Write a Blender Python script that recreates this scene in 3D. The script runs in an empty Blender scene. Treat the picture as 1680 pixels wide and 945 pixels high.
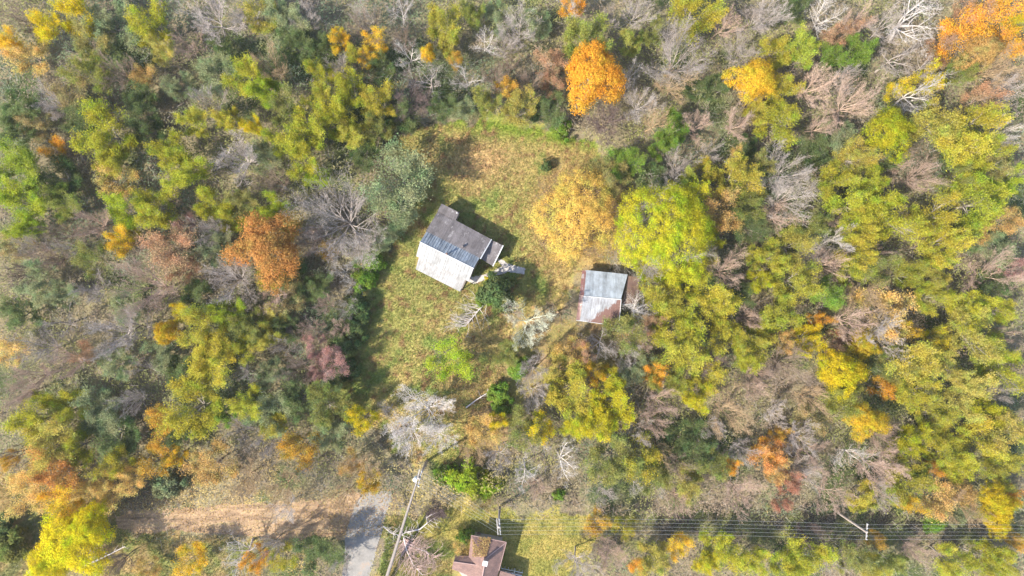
import bpy, math, random
import numpy as np
from mathutils import Vector

random.seed(7)
rng = np.random.default_rng(7)
S = bpy.context.scene
COL = S.collection
H = 100.0                      # camera height, metres
K = 75.0 / 840.0               # metres per photo pixel on the ground


def W(px, py, z=0.0):
    k = K * (H - z) / H
    return Vector(((px - 840) * k, (472.5 - py) * k, z))


# ------------------------------------------------------------------ basics
def tag(o, label=None, cat=None, group=None, kind=None):
    for k, v in (('label', label), ('category', cat), ('group', group), ('kind', kind)):
        if v:
            o[k] = v
    return o


def link(name, me, mat=None, parent=None):
    o = bpy.data.objects.new(name, me)
    COL.objects.link(o)
    if mat is not None:
        me.materials.append(mat)
    if parent is not None:
        o.parent = parent
    return o


def empty(name, loc, rz=0.0):
    o = bpy.data.objects.new(name, None)
    COL.objects.link(o)
    o.location = loc
    o.rotation_euler = (0, 0, rz)
    o.empty_display_size = 0.3
    return o


def mesh_np(name, verts, faces, attrs=None, smooth=False):
    """verts (n,3), faces (m,k) all of the same size; attrs {name: (m,) or (m,3)} per face"""
    verts = np.asarray(verts, dtype=np.float32)
    faces = np.asarray(faces, dtype=np.int32)
    me = bpy.data.meshes.new(name)
    k = faces.shape[1]
    me.vertices.add(len(verts))
    me.vertices.foreach_set('co', verts.ravel())
    me.loops.add(faces.size)
    me.loops.foreach_set('vertex_index', faces.ravel())
    me.polygons.add(len(faces))
    me.polygons.foreach_set('loop_start', np.arange(0, faces.size, k, dtype=np.int32))
    me.polygons.foreach_set('loop_total', np.full(len(faces), k, dtype=np.int32))
    if smooth:
        me.polygons.foreach_set('use_smooth', np.ones(len(faces), dtype=bool))
    me.update(calc_edges=True)
    for an, a in (attrs or {}).items():
        a = np.asarray(a, dtype=np.float32)
        if a.ndim == 1:
            at = me.attributes.new(an, 'FLOAT', 'FACE')
            at.data.foreach_set('value', a)
        else:
            at = me.attributes.new(an, 'FLOAT_COLOR', 'FACE' if len(a) == len(faces) else 'POINT')
            at.data.foreach_set('color', np.concatenate([a, np.ones((len(a), 1), np.float32)], 1).ravel())
    return me


class MB:
    """collects polygons of any size"""
    def __init__(s):
        s.v = []; s.f = []

    def poly(s, pts):
        b = len(s.v)
        s.v += [tuple(p) for p in pts]
        s.f.append(tuple(range(b, b + len(pts))))

    def hull8(s, top, bot):
        n = len(top); b = len(s.v)
        s.v += [tuple(p) for p in top] + [tuple(p) for p in bot]
        s.f.append(tuple(b + i for i in range(n)))
        s.f.append(tuple(b + n + i for i in reversed(range(n))))
        for i in range(n):
            j = (i + 1) % n
            s.f.append((b + i, b + n + i, b + n + j, b + j))

    def slab(s, top, t=0.06):
        s.hull8(top, [(p[0], p[1], p[2] - t) for p in top])

    def prism(s, xy, z0, z1):
        s.hull8([(x, y, z1) for x, y in xy], [(x, y, z0) for x, y in xy])

    def box(s, x0, x1, y0, y1, z0, z1):
        s.prism([(x0, y0), (x1, y0), (x1, y1), (x0, y1)], z0, z1)

    def tube(s, pts, radii, n=6):
        pts = [Vector(p) for p in pts]
        rings = []
        for i, p in enumerate(pts):
            d = (pts[min(i + 1, len(pts) - 1)] - pts[max(i - 1, 0)]).normalized()
            a = d.orthogonal().normalized() if i == 0 else (a - d * a.dot(d)).normalized()
            c = d.cross(a)
            b = len(s.v)
            r = radii[i] if hasattr(radii, '__len__') else radii
            for k in range(n):
                t = 2 * math.pi * k / n
                q = p + (a * math.cos(t) + c * math.sin(t)) * r
                s.v.append(tuple(q))
            rings.append(b)
        for i in range(len(rings) - 1):
            for k in range(n):
                k2 = (k + 1) % n
                s.f.append((rings[i] + k, rings[i] + k2, rings[i + 1] + k2, rings[i + 1] + k))
        s.f.append(tuple(rings[0] + k for k in reversed(range(n))))
        s.f.append(tuple(rings[-1] + k for k in range(n)))

    def build(s, name, mat, parent=None):
        me = bpy.data.meshes.new(name)
        me.from_pydata(s.v, [], s.f)
        me.update()
        return link(name, me, mat, parent)


# ------------------------------------------------------------------ materials
def mat_new(name):
    m = bpy.data.materials.new(name)
    m.use_nodes = True
    nt = m.node_tree
    for n in list(nt.nodes):
        nt.nodes.remove(n)
    out = nt.nodes.new('ShaderNodeOutputMaterial')
    return m, nt, out


def N(nt, typ, **kw):
    n = nt.nodes.new(typ)
    for k, v in kw.items():
        if isinstance(k, str) and hasattr(n, k):
            setattr(n, k, v)
    return n


def mixrgb(nt, a, b, f, mode='MIX'):
    n = nt.nodes.new('ShaderNodeMix')
    n.data_type = 'RGBA'; n.blend_type = mode; n.clamp_factor = True
    for sock, v in ((n.inputs[6], a), (n.inputs[7], b), (n.inputs[0], f)):
        if isinstance(v, (int, float)):
            sock.default_value = v
        elif isinstance(v, (tuple, list)):
            sock.default_value = (*v[:3], 1)
        else:
            nt.links.new(v, sock)
    return n.outputs[2]


def noise(nt, scale, detail=4, rough=0.6, vec=None, out='Fac'):
    n = nt.nodes.new('ShaderNodeTexNoise')
    n.inputs['Scale'].default_value = scale
    n.inputs['Detail'].default_value = detail
    n.inputs['Roughness'].default_value = rough
    if vec is not None:
        nt.links.new(vec, n.inputs['Vector'])
    return n.outputs[out]


def ramp(nt, src, stops):
    n = nt.nodes.new('ShaderNodeValToRGB')
    cr = n.color_ramp
    while len(cr.elements) > 2:
        cr.elements.remove(cr.elements[-1])
    for i, (p, c) in enumerate(stops):
        e = cr.elements[i] if i < 2 else cr.elements.new(p)
        e.position = p
        e.color = (*c, 1) if len(c) == 3 else c
    nt.links.new(src, n.inputs[0])
    return n.outputs[0]


def coords(nt, scale=(1, 1, 1), kind='Object'):
    t = nt.nodes.new('ShaderNodeTexCoord')
    m = nt.nodes.new('ShaderNodeMapping')
    m.inputs['Scale'].default_value = scale
    nt.links.new(t.outputs[kind], m.inputs[0])
    return m.outputs[0]


def principled(nt, out, color, rough=0.8, metal=0.0, bump=None, bstr=0.3, bdist=0.05, spec=0.3):
    p = nt.nodes.new('ShaderNodeBsdfPrincipled')
    if isinstance(color, (tuple, list)):
        p.inputs['Base Color'].default_value = (*color[:3], 1)
    else:
        nt.links.new(color, p.inputs['Base Color'])
    if isinstance(rough, (int, float)):
        p.inputs['Roughness'].default_value = rough
    else:
        nt.links.new(rough, p.inputs['Roughness'])
    p.inputs['Metallic'].default_value = metal
    p.inputs['Specular IOR Level'].default_value = spec
    if bump is not None:
        b = nt.nodes.new('ShaderNodeBump')
        b.inputs['Strength'].default_value = bstr
        b.inputs['Distance'].default_value = bdist
        nt.links.new(bump, b.inputs['Height'])
        nt.links.new(b.outputs[0], p.inputs['Normal'])
    nt.links.new(p.outputs[0], out.inputs[0])
    return p


def leaf_material(name, from_attr=None, trans=0.35, greener=0.5):
    m, nt, out = mat_new(name)
    if from_attr:
        a = N(nt, 'ShaderNodeAttribute', attribute_name=from_attr)
        base = a.outputs['Color']
    else:
        oi = nt.nodes.new('ShaderNodeObjectInfo')
        base = oi.outputs['Color']
    t = N(nt, 'ShaderNodeAttribute', attribute_name='tint')
    # every spray has its own tone; low tint also paints shade inside the crown
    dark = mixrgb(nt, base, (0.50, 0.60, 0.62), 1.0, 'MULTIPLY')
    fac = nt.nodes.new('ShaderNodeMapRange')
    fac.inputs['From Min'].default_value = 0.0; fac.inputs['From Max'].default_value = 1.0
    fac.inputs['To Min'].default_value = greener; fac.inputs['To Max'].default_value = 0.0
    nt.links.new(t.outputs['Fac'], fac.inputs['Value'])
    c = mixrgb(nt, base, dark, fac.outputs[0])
    g = nt.nodes.new('ShaderNodeNewGeometry')
    rl = nt.nodes.new('ShaderNodeMapRange')
    rl.inputs['To Min'].default_value = 0.78 if from_attr else 0.6; rl.inputs['To Max'].default_value = 1.2 if from_attr else 1.35
    nt.links.new(g.outputs['Random Per Island'], rl.inputs['Value'])
    c = mixrgb(nt, c, rl.outputs[0], 1.0, 'MULTIPLY')
    if not from_attr:          # limbs turn at different times: greener and redder patches within a crown
        nz = noise(nt, 0.42, 3, 0.55, coords(nt))
        c = mixrgb(nt, c, ramp(nt, nz, [(0.36, (0.78, 1.04, 0.95)), (0.50, (1.0, 1.0, 1.0)), (0.66, (1.10, 0.97, 0.95))]), 1.0, 'MULTIPLY')
    d = nt.nodes.new('ShaderNodeBsdfDiffuse')
    tr = nt.nodes.new('ShaderNodeBsdfTranslucent')
    nt.links.new(c, d.inputs[0]); nt.links.new(c, tr.inputs[0])
    mx = nt.nodes.new('ShaderNodeMixShader')
    mx.inputs[0].default_value = trans
    nt.links.new(d.outputs[0], mx.inputs[1]); nt.links.new(tr.outputs[0], mx.inputs[2])
    nt.links.new(mx.outputs[0], out.inputs[0])
    return m


def bark_material(name, base=None):
    m, nt, out = mat_new(name)
    if base is None:
        b = nt.nodes.new('ShaderNodeObjectInfo').outputs['Color']
    else:
        b = base
    n = noise(nt, 3.0, 5, 0.7, coords(nt))
    v = ramp(nt, n, [(0.3, (0.55, 0.52, 0.48)), (0.7, (1.1, 1.1, 1.1))])
    c = mixrgb(nt, b, v, 1.0, 'MULTIPLY')
    principled(nt, out, c, 0.9, bump=n, bstr=0.4, bdist=0.03, spec=0.1)
    return m


MAT = {}
MAT['leaf'] = leaf_material('leaf', None, 0.48, 0.55)
MAT['leaf_dense'] = leaf_material('leaf_dense', None, 0.42, 0.35)
MAT['cover'] = leaf_material('cover_leaf', 'col', 0.4, 0.0)
MAT['bark'] = bark_material('bark')
MAT['twig'] = bark_material('twig')
MAT['stem'] = MAT['twig']


def simple(name, color, rough=0.8, metal=0.0, nscale=6.0, var=0.25, spec=0.3):
    m, nt, out = mat_new(name)
    n = noise(nt, nscale, 5, 0.65, coords(nt))
    lo = tuple(c * (1 - var) for c in color); hi = tuple(min(1, c * (1 + var)) for c in color)
    c = ramp(nt, n, [(0.3, lo), (0.7, hi)])
    principled(nt, out, c, rough, metal, bump=n, bstr=0.2, spec=spec)
    return m


def tin_material(name, paint, worn, rust, rust_amt, rough=0.45, metal=0.0, along='y', diag=None):
    """sheet metal roof: panels along the slope with seams, streaks and rust"""
    m, nt, out = mat_new(name)
    sc = (1, 0.16, 0.16) if along == 'y' else (0.16, 1, 0.16)
    vs = coords(nt, sc)
    st = noise(nt, 5.5, 6, 0.7, vs)
    v = coords(nt)
    pat = noise(nt, 1.1, 6, 0.65, v)
    c = mixrgb(nt, paint, worn, ramp(nt, st, [(0.42, (0, 0, 0)), (0.66, (1, 1, 1))]))
    # panels differ from one another: white noise on the panel index
    sx = nt.nodes.new('ShaderNodeSeparateXYZ'); nt.links.new(v, sx.inputs[0])
    mu = N(nt, 'ShaderNodeMath', operation='MULTIPLY'); mu.inputs[1].default_value = 1 / 0.61
    nt.links.new(sx.outputs[0 if along == 'y' else 1], mu.inputs[0])
    fl = N(nt, 'ShaderNodeMath', operation='FLOOR'); nt.links.new(mu.outputs[0], fl.inputs[0])
    wn = N(nt, 'ShaderNodeTexWhiteNoise', noise_dimensions='1D'); nt.links.new(fl.outputs[0], wn.inputs['W'])
    pv = nt.nodes.new('ShaderNodeMapRange'); pv.inputs['To Min'].default_value = 0.80; pv.inputs['To Max'].default_value = 1.06
    nt.links.new(wn.outputs[0], pv.inputs['Value'])
    c = mixrgb(nt, c, pv.outputs[0], 1.0, 'MULTIPLY')
    c = mixrgb(nt, c, ramp(nt, noise(nt, 0.9, 7, 0.7, v), [(0.34, (0.70, 0.68, 0.66)), (0.58, (1.06, 1.06, 1.06))]), 1.0, 'MULTIPLY')
    rm = nt.nodes.new('ShaderNodeMath'); rm.operation = 'ADD'
    nt.links.new(pat, rm.inputs[0]); nt.links.new(st, rm.inputs[1])
    src = rm.outputs[0]
    if diag is not None:      # rust spreads from one corner: a*x + b*y + c
        ma = N(nt, 'ShaderNodeMath', operation='MULTIPLY_ADD'); ma.inputs[1].default_value = diag[0]; ma.inputs[2].default_value = diag[2]
        nt.links.new(sx.outputs[0], ma.inputs[0])
        mb = N(nt, 'ShaderNodeMath', operation='MULTIPLY_ADD'); mb.inputs[1].default_value = diag[1]
        nt.links.new(sx.outputs[1], mb.inputs[0]); nt.links.new(ma.outputs[0], mb.inputs[2])
        md = N(nt, 'ShaderNodeMath', operation='ADD'); nt.links.new(src, md.inputs[0]); nt.links.new(mb.outputs[0], md.inputs[1])
        src = md.outputs[0]
    rf = ramp(nt, src, [(max(0.0, (2 - rust_amt) / 2 - 0.46), (0, 0, 0)), (min(1, (2 - rust_amt) / 2 - 0.40), (1, 1, 1))]) if False else None
    th = nt.nodes.new('ShaderNodeMapRange'); th.interpolation_type = 'SMOOTHSTEP'
    th.inputs['From Min'].default_value = 1.45 - rust_amt; th.inputs['From Max'].default_value = 1.58 - rust_amt
    nt.links.new(src, th.inputs['Value'])
    rc = mixrgb(nt, rust, tuple(x * 0.55 for x in rust), noise(nt, 9, 4, 0.6, v))
    c = mixrgb(nt, c, rc, th.outputs[0])
    principled(nt, out, c, rough, metal, bump=st, bstr=0.25, bdist=0.02, spec=0.25)
    return m


MAT['tin_white'] = tin_material('tin_white', (0.29, 0.29, 0.285), (0.225, 0.22, 0.215), (0.20, 0.14, 0.11), 0.14)
MAT['tin_porch'] = tin_material('tin_porch', (0.255, 0.25, 0.245), (0.16, 0.155, 0.15), (0.15, 0.11, 0.09), 0.30)
MAT['tin_shaded'] = tin_material('tin_shaded', (0.22, 0.25, 0.285), (0.10, 0.115, 0.14), (0.12, 0.12, 0.15), 0.2, rough=0.35)  # same tin as the front; shade and sky reflection mixed into its colour
MAT['roof_dark'] = tin_material('roof_dark', (0.15, 0.133, 0.132), (0.10, 0.088, 0.09), (0.31, 0.285, 0.28), 0.36, rough=0.8)
MAT['tin_shed'] = tin_material('tin_shed', (0.27, 0.30, 0.33), (0.20, 0.225, 0.25), (0.30, 0.19, 0.16), 0.16, along='y')
MAT['tin_rusty'] = tin_material('tin_rusty', (0.29, 0.30, 0.32), (0.19, 0.185, 0.19), (0.17, 0.095, 0.08), 0.25, diag=(0.42, -0.52, -1.95))
MAT['rust_red'] = tin_material('rust_red', (0.19, 0.085, 0.075), (0.14, 0.075, 0.065), (0.30, 0.25, 0.24), 0.4)
MAT['rust_brown'] = tin_material('rust_brown', (0.14, 0.085, 0.07), (0.10, 0.07, 0.06), (0.20, 0.14, 0.09), 0.45)
MAT['tin_trim'] = simple('tin_trim', (0.40, 0.40, 0.40), 0.5)
MAT['seam'] = simple('seam_dull_tin', (0.17, 0.165, 0.16), 0.6, nscale=1.2, var=0.45)
MAT['board'] = simple('weathered_board', (0.30, 0.26, 0.22), 0.9, nscale=3)
MAT['shingle'] = None
MAT['wood_pole'] = simple('pole_wood', (0.34, 0.28, 0.24), 0.9, nscale=4)
MAT['pale_wood'] = simple('pale_wood', (0.17, 0.145, 0.13), 0.85, nscale=4)
MAT['arm'] = simple('crossarm_wood', (0.26, 0.24, 0.225), 0.85)
MAT['ceramic'] = simple('insulator_ceramic', (0.38, 0.39, 0.40), 0.3, var=0.05)
MAT['can'] = simple('transformer_paint', (0.66, 0.70, 0.72), 0.4, var=0.08)
MAT['cable'] = simple('cable_aluminium', (0.30, 0.30, 0.30), 0.45, var=0.05)
MAT['concrete'] = simple('old_concrete', (0.36, 0.33, 0.31), 0.95, nscale=2.5)
MAT['glass'] = simple('window_glass', (0.03, 0.04, 0.05), 0.1, var=0.1, spec=0.5)
MAT['white_paint'] = simple('white_paint', (0.5, 0.5, 0.49), 0.6, var=0.1)
MAT['brick'] = simple('chimney_brick', (0.30, 0.20, 0.18), 0.9, nscale=9)
MAT['dark_metal'] = simple('dark_metal', (0.05, 0.05, 0.055), 0.5)
MAT['log'] = simple('dead_wood', (0.45, 0.40, 0.38), 0.9)


def shingle_material(name, ca, cb):
    m, nt, out = mat_new(name)
    v = coords(nt)
    br = nt.nodes.new('ShaderNodeTexBrick')
    br.inputs['Scale'].default_value = 1.0
    br.inputs['Brick Width'].default_value = 0.33; br.inputs['Row Height'].default_value = 0.14
    br.inputs['Mortar Size'].default_value = 0.008
    br.inputs['Color1'].default_value = (*ca, 1); br.inputs['Color2'].default_value = (*cb, 1)
    br.inputs['Mortar'].default_value = (*(x * 0.5 for x in cb), 1)
    nt.links.new(v, br.inputs['Vector'])
    n = noise(nt, 1.6, 6, 0.7, v)
    c = mixrgb(nt, br.outputs[0], ramp(nt, n, [(0.3, (0.72, 0.72, 0.75)), (0.7, (1.15, 1.1, 1.05))]), 1.0, 'MULTIPLY')
    principled(nt, out, c, 0.9, bump=br.outputs['Fac'], bstr=0.2, bdist=0.02, spec=0.2)
    return m


MAT['shingle'] = shingle_material('red_shingle', (0.21, 0.135, 0.115), (0.165, 0.105, 0.092))

# ------------------------------------------------------------------ areas, in photo pixels on the ground
MEADOW = [(628, 235), (655, 212), (700, 203), (745, 193), (800, 192), (860, 200), (915, 222), (975, 242), (1000, 275), (1015, 320), (1030, 380),
          (1020, 430), (960, 436), (935, 470), (925, 510), (880, 500), (850, 540), (830, 600), (800, 650), (770, 700), (790, 740), (740, 770),
          (700, 760), (640, 740), (620, 700), (560, 680), (545, 650), (575, 600), (585, 560), (598, 500), (608, 440), (640, 395), (676, 345), (660, 300), (640, 262)]
LAWN = [(826, 835), (850, 846), (960, 838), (985, 862), (975, 905), (940, 950), (930, 990), (830, 990), (800, 900), (700, 880), (680, 860), (700, 830), (760, 825)]
YARD = [(640, 845), (820, 850), (820, 990), (615, 990)]
TRACK = [(188, 846), (215, 838), (282, 836), (350, 828), (430, 826), (520, 818), (566, 812), (590, 806), (600, 850), (575, 888), (540, 880), (480, 884), (400, 876), (330, 872), (282, 868), (240, 876), (196, 868)]
ROAD = [(566, 878), (576, 850), (584, 822), (600, 806), (640, 806), (645, 816), (635, 840), (628, 866), (618, 900), (606, 950), (596, 1010), (575, 1090), (525, 1090), (548, 1010), (560, 950), (566, 910)]
GRASSY = [(180, 872), (400, 882), (470, 890), (440, 940), (420, 990), (120, 990), (150, 930), (170, 900)]
CORNER = [(-60, 780), (200, 800), (190, 880), (100, 850), (90, 900), (60, 990), (-60, 990)]
SHADE = [(-60, 800), (70, 810), (110, 830), (60, 880), (40, 1000), (-60, 1000)]
CORR = [(960, 826), (1050, 838), (1160, 832), (1260, 838), (1400, 834), (1560, 850), (1760, 846), (1760, 892), (1600, 890), (1500, 905), (1330, 895), (1200, 888), (1060, 876), (1000, 900), (975, 880)]
SHEDYARD = [(880, 505), (940, 525), (1060, 535), (1040, 600), (960, 620), (900, 600), (860, 690), (800, 760), (740, 780), (760, 700), (800, 640), (840, 560)]


def inside(poly, x, y):
    x = np.asarray(x, float); y = np.asarray(y, float)
    r = np.zeros(x.shape, bool)
    n = len(poly)
    for i in range(n):
        x0, y0 = poly[i]; x1, y1 = poly[(i + 1) % n]
        c = ((y0 > y) != (y1 > y))
        with np.errstate(divide='ignore', invalid='ignore'):
            xi = (x1 - x0) * (y - y0) / (y1 - y0 + 1e-12) + x0
        r ^= c & (x < xi)
    return r


# value noise on the plane
_lat = rng.random((256, 256))


def vnoise(x, y, s, o=0):
    x = np.asarray(x, float) / s + 31.7 + o * 17.3; y = np.asarray(y, float) / s + 11.9 + o * 5.1
    xi = np.floor(x).astype(int); yi = np.floor(y).astype(int)
    fx = x - xi; fy = y - yi
    fx = fx * fx * (3 - 2 * fx); fy = fy * fy * (3 - 2 * fy)
    a = _lat[xi % 256, yi % 256]; b = _lat[(xi + 1) % 256, yi % 256]
    c = _lat[xi % 256, (yi + 1) % 256]; d = _lat[(xi + 1) % 256, (yi + 1) % 256]
    return (a * (1 - fx) + b * fx) * (1 - fy) + (c * (1 - fx) + d * fx) * fy


def fbm(x, y, s, o=0):
    return (vnoise(x, y, s, o) * 0.5 + vnoise(x, y, s / 2.1, o + 1) * 0.3 + vnoise(x, y, s / 4.3, o + 2) * 0.2)


def ground_z(x, y):
    """metres; almost level, with soft swells"""
    return (fbm(x, y, 14, 9) - 0.5) * 0.5


def mixc(a, b, t):
    t = np.clip(t, 0, 1)[:, None]
    return np.asarray(a) * (1 - t) + np.asarray(b) * t


def ground_colour(px, py):
    """base colour of the ground at a photo position (albedo)"""
    wx = px + (vnoise(px, py, 22, 3) - 0.5) * 34 + (vnoise(px, py, 7, 5) - 0.5) * 12
    wy = py + (vnoise(px, py, 22, 4) - 0.5) * 34 + (vnoise(px, py, 7, 6) - 0.5) * 12
    n1 = fbm(px, py, 90, 0); n2 = fbm(px, py, 26, 4); n3 = fbm(px, py, 9, 7)
    c = mixc((0.13, 0.105, 0.08), (0.19, 0.165, 0.10), n2 * 2 - 0.4)
    c = np.where((n1 > 0.55)[:, None], mixc(c, (0.07, 0.09, 0.035), (n1 - 0.55) * 8), c)
    m = inside(MEADOW, wx, wy)
    mc = mixc((0.33, 0.25, 0.10), (0.25, 0.235, 0.075), (n1 - 0.40) * 4)
    mc = mixc(mc, (0.155, 0.19, 0.052), (n2 - 0.50) * 5.0)
    # ochre in the upper field, greener round the farmhouse and along the hedges
    d = np.hypot((px - 735) / 80, (py - 440) / 90)
    mc = mixc(mc, (0.21, 0.205, 0.075), (1.25 - d) * 0.6)
    up = np.clip(1 - np.hypot((px - 790) / 95, (py - 265) / 55), 0, 1)
    mc = mixc(mc, (0.35, 0.235, 0.11), up * 1.3)
    hedge = np.clip(1 - np.abs(py - 212 - (px - 850) * 0.16) / 26, 0, 1) * (px > 700)
    mc = mixc(mc, (0.17, 0.22, 0.035), hedge * 1.1)
    mc = mixc(mc, (0.21, 0.125, 0.065), (n3 - 0.55) * 4.5)
    c = np.where(m[:, None], mc, c)
    g = np.clip(1.25 - np.hypot((px - 950) / 84, (py - 358) / 84), 0, 1)       # fallen leaves under the golden tree
    c = mixc(c, (0.30, 0.215, 0.09), g * 1.6 * (0.5 + n3))
    s = inside(SHEDYARD, wx, wy)
    c = np.where(s[:, None], mixc((0.22, 0.155, 0.085), (0.19, 0.17, 0.06), (n2 - 0.4) * 4), c)
    l = inside(LAWN, wx, wy)
    c = np.where(l[:, None], mixc((0.20, 0.19, 0.05), (0.29, 0.235, 0.07), (n2 - 0.4) * 4), c)
    y = inside(YARD, wx, wy) & ~l
    c = np.where(y[:, None], mixc((0.13, 0.15, 0.045), (0.24, 0.19, 0.075), (n2 - 0.4) * 4), c)
    g2 = inside(GRASSY, wx, wy)
    c = np.where(g2[:, None], mixc((0.15, 0.16, 0.055), (0.26, 0.19, 0.09), (n2 - 0.42) * 4), c)
    k = inside(CORNER, wx, wy)
    c = np.where(k[:, None], mixc((0.15, 0.15, 0.06), (0.27, 0.20, 0.09), (n2 - 0.42) * 4), c)
    k = inside(CORR, wx, wy)
    c = np.where(k[:, None], mixc((0.085, 0.07, 0.055), (0.12, 0.12, 0.05), (n2 - 0.42) * 4), c)  # strip under the cables: its shade is painted as darker ground
    return np.clip(c, 0.01, 0.9)


# ground: one sheet, fine in view, coarse out to the horizon
gx = np.concatenate([[-3000, -1200, -500, -250, -150], np.arange(-100, 100.1, 0.4), [150, 250, 500, 1200, 3000]])
gy = np.concatenate([[-3000, -1200, -500, -250, -120], np.arange(-60, 60.1, 0.4), [120, 250, 500, 1200, 3000]])
GX, GY = np.meshgrid(gx, gy)
gv = np.stack([GX.ravel(), GY.ravel(), ground_z(GX.ravel(), GY.ravel())], 1)
nx, ny = len(gx), len(gy)
ii = np.arange(nx * ny).reshape(ny, nx)
gf = np.stack([ii[:-1, :-1].ravel(), ii[:-1, 1:].ravel(), ii[1:, 1:].ravel(), ii[1:, :-1].ravel()], 1)
gme = mesh_np('ground', gv, gf, {'col': ground_colour(gv[:, 0] / K + 840, 472.5 - gv[:, 1] / K)}, smooth=True)
m, nt, out = mat_new('ground_soil')
a = N(nt, 'ShaderNodeAttribute', attribute_name='col')
v = coords(nt)
n1 = noise(nt, 1.3, 8, 0.75, v); n2 = noise(nt, 6.0, 6, 0.7, v)
c = mixrgb(nt, a.outputs['Color'], ramp(nt, n1, [(0.3, (0.62, 0.68, 0.7)), (0.7, (1.35, 1.25, 1.15))]), 1.0, 'MULTIPLY')
c = mixrgb(nt, c, ramp(nt, n2, [(0.32, (0.8, 0.8, 0.8)), (0.68, (1.2, 1.2, 1.18))]), 1.0, 'MULTIPLY')
principled(nt, out, c, 0.95, bump=n2, bstr=0.5, bdist=0.12, spec=0.05)
tag(link('ground', gme, m), 'ochre and green grassland with leaf litter under the woods', None, None, 'structure')


def ragged(poly, step=14, amp=5, seed=3):
    r = random.Random(seed)
    out = []
    n = len(poly)
    for i in range(n):
        a, b = poly[i], poly[(i + 1) % n]
        L = math.hypot(b[0] - a[0], b[1] - a[1])
        k = max(1, int(L / step))
        for j in range(k):
            t = j / k
            out.append((a[0] + (b[0] - a[0]) * t + r.uniform(-amp, amp), a[1] + (b[1] - a[1]) * t + r.uniform(-amp, amp)))
    return out


def sheet(name, poly, mat, lift, label, step=0.5):
    """a draped sheet following the ground, cut to a ragged outline"""
    P = np.array([tuple(W(x, y))[:2] for x, y in poly])
    x0, y0 = P.min(0) - step; x1, y1 = P.max(0) + step
    xs = np.arange(x0, x1, step); ys = np.arange(y0, y1, step)
    X, Y = np.meshgrid(xs, ys)
    vid = np.arange(X.size).reshape(X.shape)
    cx = (X[:-1, :-1] + step / 2); cy = (Y[:-1, :-1] + step / 2)
    ok = inside([tuple(p) for p in P], cx, cy)
    f = np.stack([vid[:-1, :-1][ok], vid[:-1, 1:][ok], vid[1:, 1:][ok], vid[1:, :-1][ok]], 1)
    used, inv = np.unique(f, return_inverse=True)
    V = np.stack([X.ravel()[used], Y.ravel()[used]], 1)
    V = np.concatenate([V, (ground_z(V[:, 0], V[:, 1]) + lift)[:, None]], 1)
    me = mesh_np(name, V, inv.reshape(f.shape), smooth=True)
    return tag(link(name, me, mat), label, None, None, 'structure')


m, nt, out = mat_new('dirt')
v = coords(nt)
n1 = noise(nt, 1.0, 8, 0.68, coords(nt, (0.16, 1.05, 1))); n2 = noise(nt, 5, 6, 0.7, v)
c = ramp(nt, n1, [(0.32, (0.12, 0.09, 0.06)), (0.45, (0.23, 0.155, 0.10)), (0.57, (0.34, 0.235, 0.145)), (0.70, (0.19, 0.165, 0.075))])
c = mixrgb(nt, c, ramp(nt, n2, [(0.3, (0.65, 0.65, 0.65)), (0.7, (1.25, 1.25, 1.2))]), 1.0, 'MULTIPLY')
principled(nt, out, c, 0.95, bump=n2, bstr=0.6, bdist=0.08, spec=0.05)
sheet('dirt_track', ragged(TRACK, 8, 3, 5), m, 0.04, 'reddish tan dirt track scattered with leaves', 0.12)
m, nt, out = mat_new('old_asphalt')
v = coords(nt)
n1 = noise(nt, 0.7, 8, 0.72, v); n2 = noise(nt, 12, 5, 0.7, v)
c = ramp(nt, n1, [(0.35, (0.16, 0.15, 0.138)), (0.54, (0.22, 0.206, 0.19)), (0.68, (0.27, 0.205, 0.155))])
c = mixrgb(nt, c, ramp(nt, n2, [(0.3, (0.7, 0.7, 0.7)), (0.7, (1.2, 1.2, 1.2))]), 1.0, 'MULTIPLY')
principled(nt, out, c, 0.9, bump=n2, bstr=0.3, bdist=0.03, spec=0.1)
sheet('road', ragged(ROAD, 10, 0.8, 6), m, 0.06, 'worn pale grey paved lane littered with leaves', 0.12)
sheet('path', [(814, 425), (822, 424), (832, 432), (862, 440), (860, 450), (833, 446), (800, 458), (778, 466), (768, 462), (770, 455), (796, 450), (824, 437)], MAT['concrete'], 0.05,
      'narrow concrete path bending round the farmhouse', 0.12)
sheet('driveway', [(38, 948), (56, 926), (70, 930), (88, 960), (88, 1000), (10, 1000)], MAT['concrete'], 0.05, 'pale concrete slab at the foot of the bright yellow tree', 0.12)

# ------------------------------------------------------------------ trees: templates
def rnd_unit(r):
    a = r.uniform(0, 2 * math.pi)
    return Vector((math.cos(a), math.sin(a), 0))


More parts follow.
